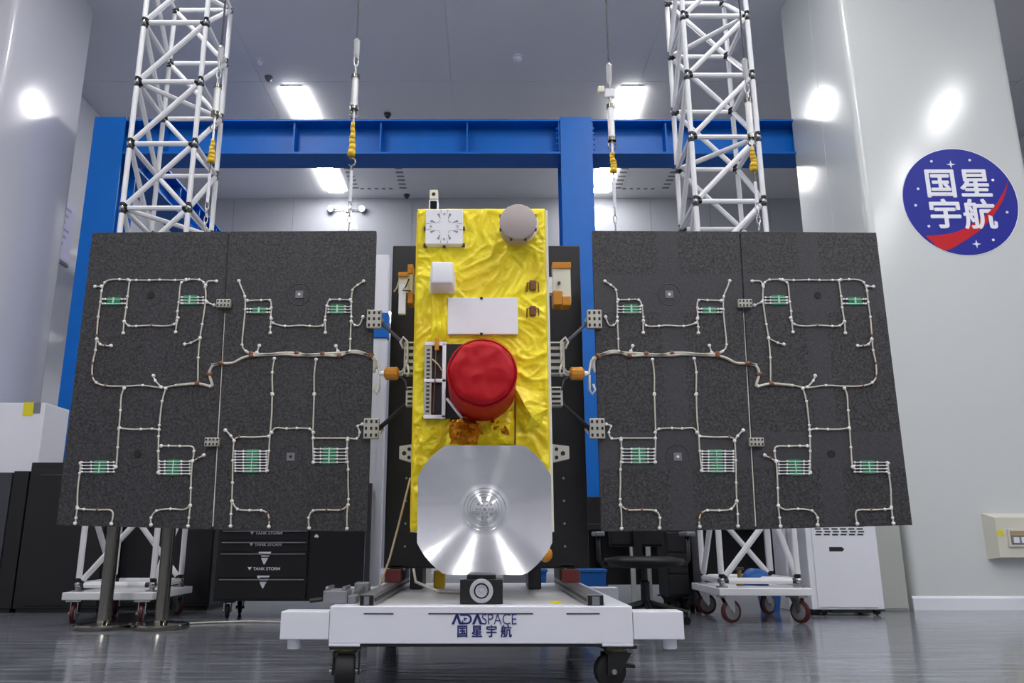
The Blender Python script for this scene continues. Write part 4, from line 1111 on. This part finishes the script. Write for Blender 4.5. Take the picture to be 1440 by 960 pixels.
# yellow item, sticky note, clamp device, cable, rope
p = at(618, 820, 4.95)
t = MB().box(p.x - .035, p.x + .035, 4.92, 4.98, ztop - .004, ztop + .10, .012).build('yellow_tool', 'sling'); tag(t, 'small amber tool standing on the cart deck behind the dish', 'tool')
t = MB().box(Xp(776, 846, 3.8), Xp(790, 846, 3.8), 3.80, 3.92, ztop - .004, ztop - .001).build('sticky_note', 'yellow'); tag(t, 'pale yellow note lying flat on the cart deck', 'note')
xg = Xp(474, 842, 3.75)
t = thing('grey_clamp', (xg, 3.76, ztop), 'grey clamp device on the cart corner beside the rail end', 'clamp')
MB().box(xg - .055, xg + .05, 3.70, 3.85, ztop, ztop + .06, .008).build('body', 'grey', t)
for dx_ in (-.045, .03): MB().box(xg + dx_, xg + dx_ + .014, 3.70, 3.85, ztop + .06, ztop + .075, .003).build('lug', 'alu', t)
MB().tube((xg - .05, 3.76, ztop + .02), (xg - .12, 3.74, ztop + .012), .01).build('handle', 'blackmetal', t)
MB().box(xg + .05, xg + .09, 3.72, 3.83, ztop, ztop + .035, .005).build('jaw', 'grey', t)
MB().tube((xg + .07, 3.84, ztop + .03), (xg + .07, 4.05, ztop + .05), .016).build('shaft', 'alu', t)
MB().box(xg + .03, xg + .10, 4.04, 4.12, ztop, ztop + .075, .006).build('end_block', 'grey', t)
t = MB().poly([at(577, 672, 4.5), at(570, 700, 4.48), at(560, 740, 4.46), at(548, 785, 4.44), at(538, 812, 4.43), Vector((Xp(531, 826, 4.42), 4.42, ztop + .006))], .006, 6).build('rope', 'rope', smooth=True); tag(t, 'thin beige cord hanging from the satellite flank to the cart', 'cord')
t = MB().poly([Vector((Xp(584, 818, 4.75), 4.62, ztop + .12)), Vector((-.38, 4.6, ztop + .05)), Vector((-.25, 4.5, ztop + .006)), Vector((-.16, 4.45, ztop + .005)), Vector((-.05, 4.5, ztop + .005))], .008, 6).build('white_cable', 'wire', smooth=True); tag(t, 'white cable lying across the cart deck behind the dish', 'cable')

# ================================================================== BACKGROUND OBJECTS
# white post with blue collar seen between wing and plate
Yp = 5.75
t = thing('white_upright', (Xp(536, 600, Yp), Yp, 0), 'white upright post with a blue collar standing behind the black plate', 'post')
a = Xp(524, 500, Yp); b_ = Xp(543, 500, Yp)
MB().box(a, b_, Yp, Yp + .08, Zp(470, Yp), Zp(358, Yp), .004).build('bright_wall_piece', 'white', t)  # white piece standing in for the bright, reflecting wall above the collar
MB().box(a - .008, b_ + .008, Yp - .012, Yp + .09, Zp(475, Yp), Zp(440, Yp), .004).build('collar', 'blue', t)
MB().box(a - .01, a + .055, Yp, Yp + .08, .05, Zp(474, Yp), .004).build('rear_leg', 'white', t)
MB().box(b_ - .055, b_, Yp, Yp + .08, .05, Zp(474, Yp), .004).build('rear_leg', 'white', t)
MB().box(a + .056, b_ - .056, Yp + .02, Yp + .06, .3, Zp(474, Yp)).build('channel', 'blue', t)
MB().box(a - .05, b_ + .15, Yp - .1, Yp + .2, 0, .05, .008).build('foot', 'blackmetal', t)
MB().box(Xp(514, 790, Yp), Xp(521, 790, Yp), Yp - .06, Yp - .02, 0, 1.0, .003).build('grey_leg', 'darkgrey', t)

# chrome posts
for px, lab in ((146, 'chrome stanchion post on a round base, the one nearer the black cases'), (226, 'chrome stanchion post on a round base, the one nearer the drawer cabinet')):
    X = Xp(px, 876, 6.0)
    t = thing('chrome_post', (X, 6.0, 0), lab, 'post', 'chrome posts under the wing')
    MB().lathe((X, 6.0, 0), (0, 0, 1), [(.195, 0), (.2, .008), (.2, .024), (.19, .034), (.05, .04), (.045, .06)], 40).build('base', 'chrome', t, 'auto')
    MB().lathe((X, 6.0, .05), (0, 0, 1), [(.046, 0), (.046, .9), (.05, .905), (.05, .93), (.0, .945)], 24).build('pole', 'chrome', t, 'auto')

# black drawer cabinet
Yt = 6.7
x0, x1 = Xp(303, 800, Yt), Xp(521, 800, Yt); z0 = Zp(845, Yt); z1 = 1.0
t = thing('drawer_cabinet', ((x0 + x1)/2, Yt + .25, 0), 'black wheeled tool cabinet with drawers and white triangle marks', 'cabinet')
MB().box(x0, x1, Yt, Yt + .5, z0, z1, .005).build('body', 'blackmetal', t)
xd = Xp(434, 800, Yt)
edges = [845, 812, 776, 760, 744, 728, 712]
for k, (ya, yb) in enumerate(zip(edges, edges[1:])):
    za, zb_ = Zp(ya, Yt), Zp(yb, Yt)
    dr = MB().box(x0 + .03, xd - .012, Yt - .02, Yt - .001, za + (.02 if k == 0 else .004), zb_ - .004, .003).build('drawer', 'blackmetal', t)
    MB().box(x0 + .045, xd - .03, Yt - .034, Yt - .02, zb_ - .018, zb_ - .011).build('drawer_pull', 'alu' if k in (0, 1, 2) else 'grey', dr) if k < 5 else None
    cxm = Xp(372, 800, Yt)
    if k < 2:
        zc = Zp(817.5 if k == 0 else 784, Yt); s_ = .05
        tri = [(-1, .95), (1, .95), (.9, .62), (-.55, .62), (-.5, .42), (.78, .42), (.12, -1), (-.12, -1), (-.62, .1), (-.2, .1), (0, -.32), (.3, .22), (-.8, .22), (-1, .7)]
        outer = MB()
        outer.prism_y([(cxm + s_*u, zc + s_*v) for u, v in ((-1, .95), (1, .95), (.93, .68), (-.6, .68), (-.55, .52), (-.78, .48), (-1, .72))], Yt - .0225, Yt - .02)
        outer.prism_y([(cxm + s_*u, zc + s_*v) for u, v in ((-.6, .42), (.8, .42), (.66, .15), (-.48, .15))], Yt - .0225, Yt - .02)
        outer.prism_y([(cxm + s_*u, zc + s_*v) for u, v in ((-.58, .0), (.58, .0), (.08, -1), (-.08, -1))], Yt - .0225, Yt - .02)
        outer.build('triangle_mark', 'print', dr)
    if k in (1, 2, 3):
        text_obj('drawer_print', '▼ TANK STORM', .032, 'print', dr, (cxm, Yt - .0215, Zp({1: 799.5, 2: 765.5, 3: 749.5}[k], Yt)), offset=.0004, extr=.0008, sx=1.1)
do = MB().box(xd + .012, x1 - .02, Yt - .02, Yt - .001, z0 + .02, z1 - .03, .003).build('door', 'blackmetal', t)
p = at(445, 754, Yt - .02)
MB().prism_y([(p.x + .02*u, p.z + .02*v) for u, v in ((-1, 0), (0, 1), (1, 0), (.4, -.6), (.1, -.1), (-.3, -.5))], Yt - .023, Yt - .02).build('lock_mark', 'print', do)
for xx, yy in ((x0 + .1, Yt + .08), (x1 - .1, Yt + .08), (x0 + .1, Yt + .42), (x1 - .1, Yt + .42)):
    caster(t, xx, yy, z0, z0/2 - .012, 'rubber', .2, .03)

# black cases at the left
def case(name, px0, px1, ptop, Y, dep, label, cat='case', m='blackmetal', seam=True, pbot=None):
    a = Xp(px0, 760, Y); b = Xp(px1, 760, Y); zt = Zp(ptop, Y)
    t = thing(name, ((a+b)/2, Y + dep/2, 0), label, cat)
    MB().box(a, b, Y, Y + dep, .035, zt, .006).build('body', m, t)
    MB().box(a + .02, b - .02, Y + .02, Y + dep - .02, 0, .035).build('plinth', 'black', t)
    if seam:
        MB().box(a + .012, b - .012, Y - .012, Y, .06, zt - .05, .003).build('front_panel', m, t)
        MB().box(a + .10, b - .06, Y - .02, Y - .012, zt - .115, zt - .105).build('handle', 'darkgrey', t)
    return t
case('black_case', 30, 148, 650, 7.2, .45, 'tall black case in front of the white cabinet with a yellow label')
case('black_case', 6, 28, 662, 7.2, .3, 'narrow black case at the end of the row beside the tall one', seam=False)
case('black_case', -30, 4, 664, 7.2, .3, 'dark grey case at the end of the row cut off by the picture edge', m='darkgrey', seam=False)
case('black_case', 172, 301, 700, 7.45, .5, 'low black case behind the lattice tower and chrome posts')
# white cabinet with label
Yk = 7.72
xr_ = Xp(60, 600, Yk); xl_ = LX + .03
zt = Zp(566, Yk)
t = thing('white_cabinet', ((xl_ + xr_)/2, Yk + .25, 0), 'plain white cabinet with a yellow label behind the black cases', 'cabinet')
MB().box(xl_, xr_, Yk, Yk + .46, .04, zt, .006).build('body', 'white', t)
MB().box(xl_ + .03, xr_ - .03, Yk + .03, Yk + .43, 0, .04).build('plinth', 'grey', t)
p = at(40, 574, Yk)
MB().box(p.x - .05, p.x + .05, Yk - .003, Yk, p.z - .075, p.z + .06).build('yellow_sticker', 'yellow', t)
MB().box(p.x + .05, p.x + .12, Yk - .003, Yk, p.z - .05, p.z + .06).build('grey_sticker', 'grey', t)

# white floor cable at the left
t = MB().poly([(-2.6, 6.28, .008), (-2.3, 6.22, .008), (-2.05, 6.34, .008), (-1.8, 6.42, .008), (-1.5, 6.35, .008), (-1.25, 6.55, .008), (-1.0, 6.5, .008), (-.7, 6.2, .008), (-.4, 6.0, .008)], .007, 6).build('floor_cable', 'wire', smooth=True); tag(t, 'thin white cable running over the floor past the chrome posts', 'cable')

# office chair
Ych = 6.35; X = Xp(906, 800, Ych)
t = thing('office_chair', (X, Ych, 0), 'black office chair with armrests behind the white cart', 'chair')
zs = Zp(786, Ych)
MB().lathe((X, Ych, zs - .05), (0, 0, 1), [(.12, -.015), (.27, 0), (.305, .03), (.30, .055), (.2, .07), (0, .072)], 32).build('seat', 'black', t, True)
MB().box(X - .22, X + .22, Ych + .26, Ych + .31, zs + .09, zs + .62, .02).build('backrest', 'black', t)
MB().box(X - .035, X + .035, Ych + .22, Ych + .27, zs - .03, zs + .25, .006).build('back_bracket', 'blackmetal', t)
MB().lathe((X, Ych, .12), (0, 0, 1), [(.035, 0), (.035, .18), (.024, .19), (.024, zs - .16), (.08, zs - .16), (.08, zs - .15)], 16).build('gas_column', 'blackmetal', t, 'auto')
for k in range(5):
    an = 2*PI*k/5 - .35; d = Vector((math.cos(an), math.sin(an), 0))
    lg = MB().tube(Vector((X, Ych, .14)) + d*.03, Vector((X, Ych, .085)) + d*.31, .03, 8, .016).build('base_leg', 'blackmetal', t)
    MB().lathe(Vector((X, Ych, .03)) + d*.30 + Vector((-d.y, d.x, 0))*-.022, (-d.y, d.x, 0), [(.03, 0), (.03, .044)], 14).build('caster_wheel', 'rubber', lg)
    MB().tube(Vector((X, Ych, .03)) + d*.30, Vector((X, Ych, .09)) + d*.30, .01).build('caster_stem', 'blackmetal', lg)
for s in (-1, 1):
    za = Zp(750, Ych); xa = X + s*.345
    ar = MB().poly([(X + s*.12, Ych, zs - .05), (X + s*.32, Ych, zs - .04), (xa, Ych, zs), (xa, Ych, za - .02)], .018, 8).build('arm_support', 'blackmetal', t, True)
    MB().box(xa - .035, xa + .035, Ych - .12, Ych + .14, za - .02, za + .015, .01).build('arm_pad', 'grey', ar)  # black pads; their shiny highlights are put into the grey colour

# black workbench
Yd = 7.7
x0, x1 = Xp(812, 760, Yd), Xp(1108, 760, Yd)
t = thing('workbench', ((x0+x1)/2, Yd + .3, 0), 'black workbench with upright back panel and white legs behind the office chair', 'workbench')
MB().box(x0, x1, Yd + .1, Yd + .7, .70, .76, .006).build('bench_top', 'black', t)
MB().box(x0, x1, Yd + .70, Yd + .73, .28, Zp(698, Yd + .7), .004).build('back_panel', 'blackmetal', t)
MB().box(Xp(858, 800, Yd), x1 - .05, Yd + .5, Yd + .53, .18, .70, .004).build('modesty_panel', 'blackmetal', t)
for px in (896, 919, 828, 1098):
    xx = Xp(px, 800, Yd)
    MB().box(xx - .022, xx + .022, Yd + .2, Yd + .24, 0, .70, .003).build('bench_leg', 'greygreen' if 850 < px < 1000 else 'blackmetal', t)
# pedestal and dark side panel
t = thing('mobile_pedestal', (Xp(953, 800, 7.22), 7.42, 0), 'black mobile pedestal on casters between the chair and the lattice tower', 'cabinet')
a, b_ = Xp(939, 800, 7.22), Xp(968, 800, 7.22)
MB().box(a, b_, 7.22, 7.62, .13, .68, .005).build('body', 'black', t)
for z in (.15, .33, .51): MB().box(a + .006, b_ - .006, 7.205, 7.22, z, z + .16, .003).build('drawer', 'black', t)
for xx in (a + .05, b_ - .05):
    for yy in (7.29, 7.55): caster(t, xx, yy, .13, .052, 'rubber', .6, .03)
t = thing('grey_tower_case', (Xp(980, 800, 7.3), 7.45, 0), 'narrow dark grey upright case beside the lattice tower wheels', 'case')
a, b_ = Xp(974, 800, 7.3), Xp(987, 800, 7.3)
MB().box(a, b_, 7.3, 7.6, .05, .72, .005).build('body', 'darkgrey', t)
for yy in (7.34, 7.56): MB().lathe(((a+b_)/2 - .02, yy, .03), (1, 0, 0), [(.03, 0), (.03, .04)], 12).build('foot_wheel', 'rubber', t)
# blue bins and small things
def bin_(px0, px1, pt, Y, lab, m='bluebin', z0=0., dep=.3):
    a, b = Xp(px0, 815, Y), Xp(px1, 815, Y); zt = Zp(pt, Y)
    t = thing('plastic_bin', ((a+b)/2, Y + dep/2, z0), lab, 'bin')
    q = .02
    MB().hexa([(a+q, Y+q, z0), (b-q, Y+q, z0), (b-q, Y+dep-q, z0), (a+q, Y+dep-q, z0)], [(a, Y, zt), (b, Y, zt), (b, Y+dep, zt), (a, Y+dep, zt)]).build('body', m, t)
    MB().box(a-.008, b+.008, Y-.008, Y+dep+.008, zt - .02, zt + .004, .003).build('rim', m, t)
bin_(806, 853, 801, 7.35, 'blue plastic bin beside the office chair under the black bench')
bin_(760, 769, 801, 7.4, 'narrow blue container seen under the black plate')
bin_(1073, 1097, 832, 7.25, 'dark blue bin on the floor behind the wheels of the lattice tower', dep=.2)
p = at(1062, 806, 6.72)
cl = MB().ball((p.x, 6.72, .30), .1, 3, (1.1, 1, .9))
for v in cl.bm.verts:
    k = noise.noise(v.co*14); v.co += Vector((k*.02, k*.02, k*.015)); v.co.z = max(.2565, v.co.z)
t = cl.build('blue_cloth', 'bluebin', smooth=True); tag(t, 'crumpled blue cloth lying on the lattice tower base', 'cloth')
t = thing('brass_fitting', (Xp(1040, 800, 6.62), 6.62, .2565), 'small brass fitting standing on the lattice tower base', 'fitting')
p = Vector((Xp(1040, 810, 6.62), 6.62, .2565))
MB().lathe(p, (0, 0, 1), [(.03, 0), (.03, .05), (.018, .06), (.018, .12)], 10).build('body', mat('brass', rgb(150, 120, 60), .35, .8), t)
MB().box(p.x - .035, p.x + .035, p.y - .012, p.y + .012, .376, .40, .004).build('tap', 'darkgrey', t)
bx = MB().box(Xp(542, 806, 8.2), Xp(582, 806, 8.2), 8.2, 8.5, 0, Zp(802, 8.2), .006).build('white_carton', 'white'); tag(bx, 'white carton on the floor far behind the cart', 'carton')
bx = MB().box(Xp(599, 815, 7.6), Xp(606, 815, 7.6), 7.6, 7.66, 0, .6, .004).build('grey_post', 'greygreen'); tag(bx, 'thin grey post glimpsed under the dish behind the cart', 'post')
bx = MB().box(Xp(708, 815, 9.6), Xp(745, 815, 9.6), 9.6, 10.0, 0, .55, .006).build('steel_crate', 'alu'); tag(bx, 'grey metal crate seen under the dish beyond the cart', 'crate')

# white machine cabinets at the right
Ym = 6.98
x0, x1 = Xp(1137, 800, Ym), Xp(1238, 800, Ym); z0 = Zp(857, Ym)
t = thing('white_machine', ((x0+x1)/2, Ym + .2, 0), 'white wheeled machine cabinet with vent slots beside the lattice tower', 'machine')
MB().box(x0, x1, Ym, Ym + .42, z0, 1.02, .008).build('body', 'white', t)
MB().box(x0 + .05, x1 - .05, Ym - .008, Ym, z0 + .02, 1.0, .003).build('front_panel', 'white', t)
xa, xb = Xp(1137, 745, Ym) + .05, Xp(1216, 745, Ym)
for r_ in range(4):
    z = Zp(752.5 - r_*4, Ym)
    n_ = 6
    for k in range(n_):
        w_ = (xb - xa)/n_; o_ = w_*.25 if r_ % 2 else 0
        MB().box(xa + w_*k + o_*.5, xa + w_*k + w_*.72 + o_*.5, Ym - .0095, Ym - .008, z, z + .012).build('vent_slot', 'dark', t)
p = at(1176, 772, Ym - .008)
MB().hexa([(p.x - .06, Ym - .0095, p.z - .018), (p.x + .05, Ym - .0095, p.z - .018), (p.x + .068, Ym - .0095, p.z), (p.x + .05, Ym - .0095, p.z + .018), (p.x - .06, Ym - .0095, p.z + .018)],
          [(p.x - .06, Ym - .008, p.z - .018), (p.x + .05, Ym - .008, p.z - .018), (p.x + .068, Ym - .008, p.z), (p.x + .05, Ym - .008, p.z + .018), (p.x - .06, Ym - .008, p.z + .018)]).build('grip_recess', 'dark', t)
MB().box(x0 + .16, x1 - .1, Ym + .01, Ym + .4, .02, z0, .004).build('underframe', 'blackmetal', t)
for xx in (x0 + .1, x1 - .06):
    for yy in (Ym + .06, Ym + .36): caster(t, xx, yy, z0, z0/2 - .006, 'rubber', .4, .02)
x0, x1 = Xp(1106, 800, 7.45), Xp(1136, 800, 7.45)
t = thing('white_side_cabinet', ((x0+x1)/2, 7.6, 0), 'narrow white cabinet partly hidden behind the lattice tower', 'cabinet')
MB().box(x0, x1 + .1, 7.45, 7.75, 0, 1.0, .006).build('body', 'white', t)
MB().lathe((x0 + .12, 7.45, .42), (0, -1, 0), [(.012, 0), (.012, .012)], 10).build('knob', 'dark', t)
x0, x1 = Xp(1222, 800, 7.42), Xp(1272, 800, 7.42)
t = thing('grey_green_cabinet', ((x0+x1)/2, 7.55, 0), 'grey green metal cabinet between the white machine and the pillar', 'cabinet')
MB().box(x0 - .05, x1, 7.42, 7.72, 0, 1.05, .006).build('body', 'greygreen', t)
MB().box(x0 - .04, x1 - .01, 7.41, 7.42, .02, 1.03, .003).build('door', 'greygreen', t)
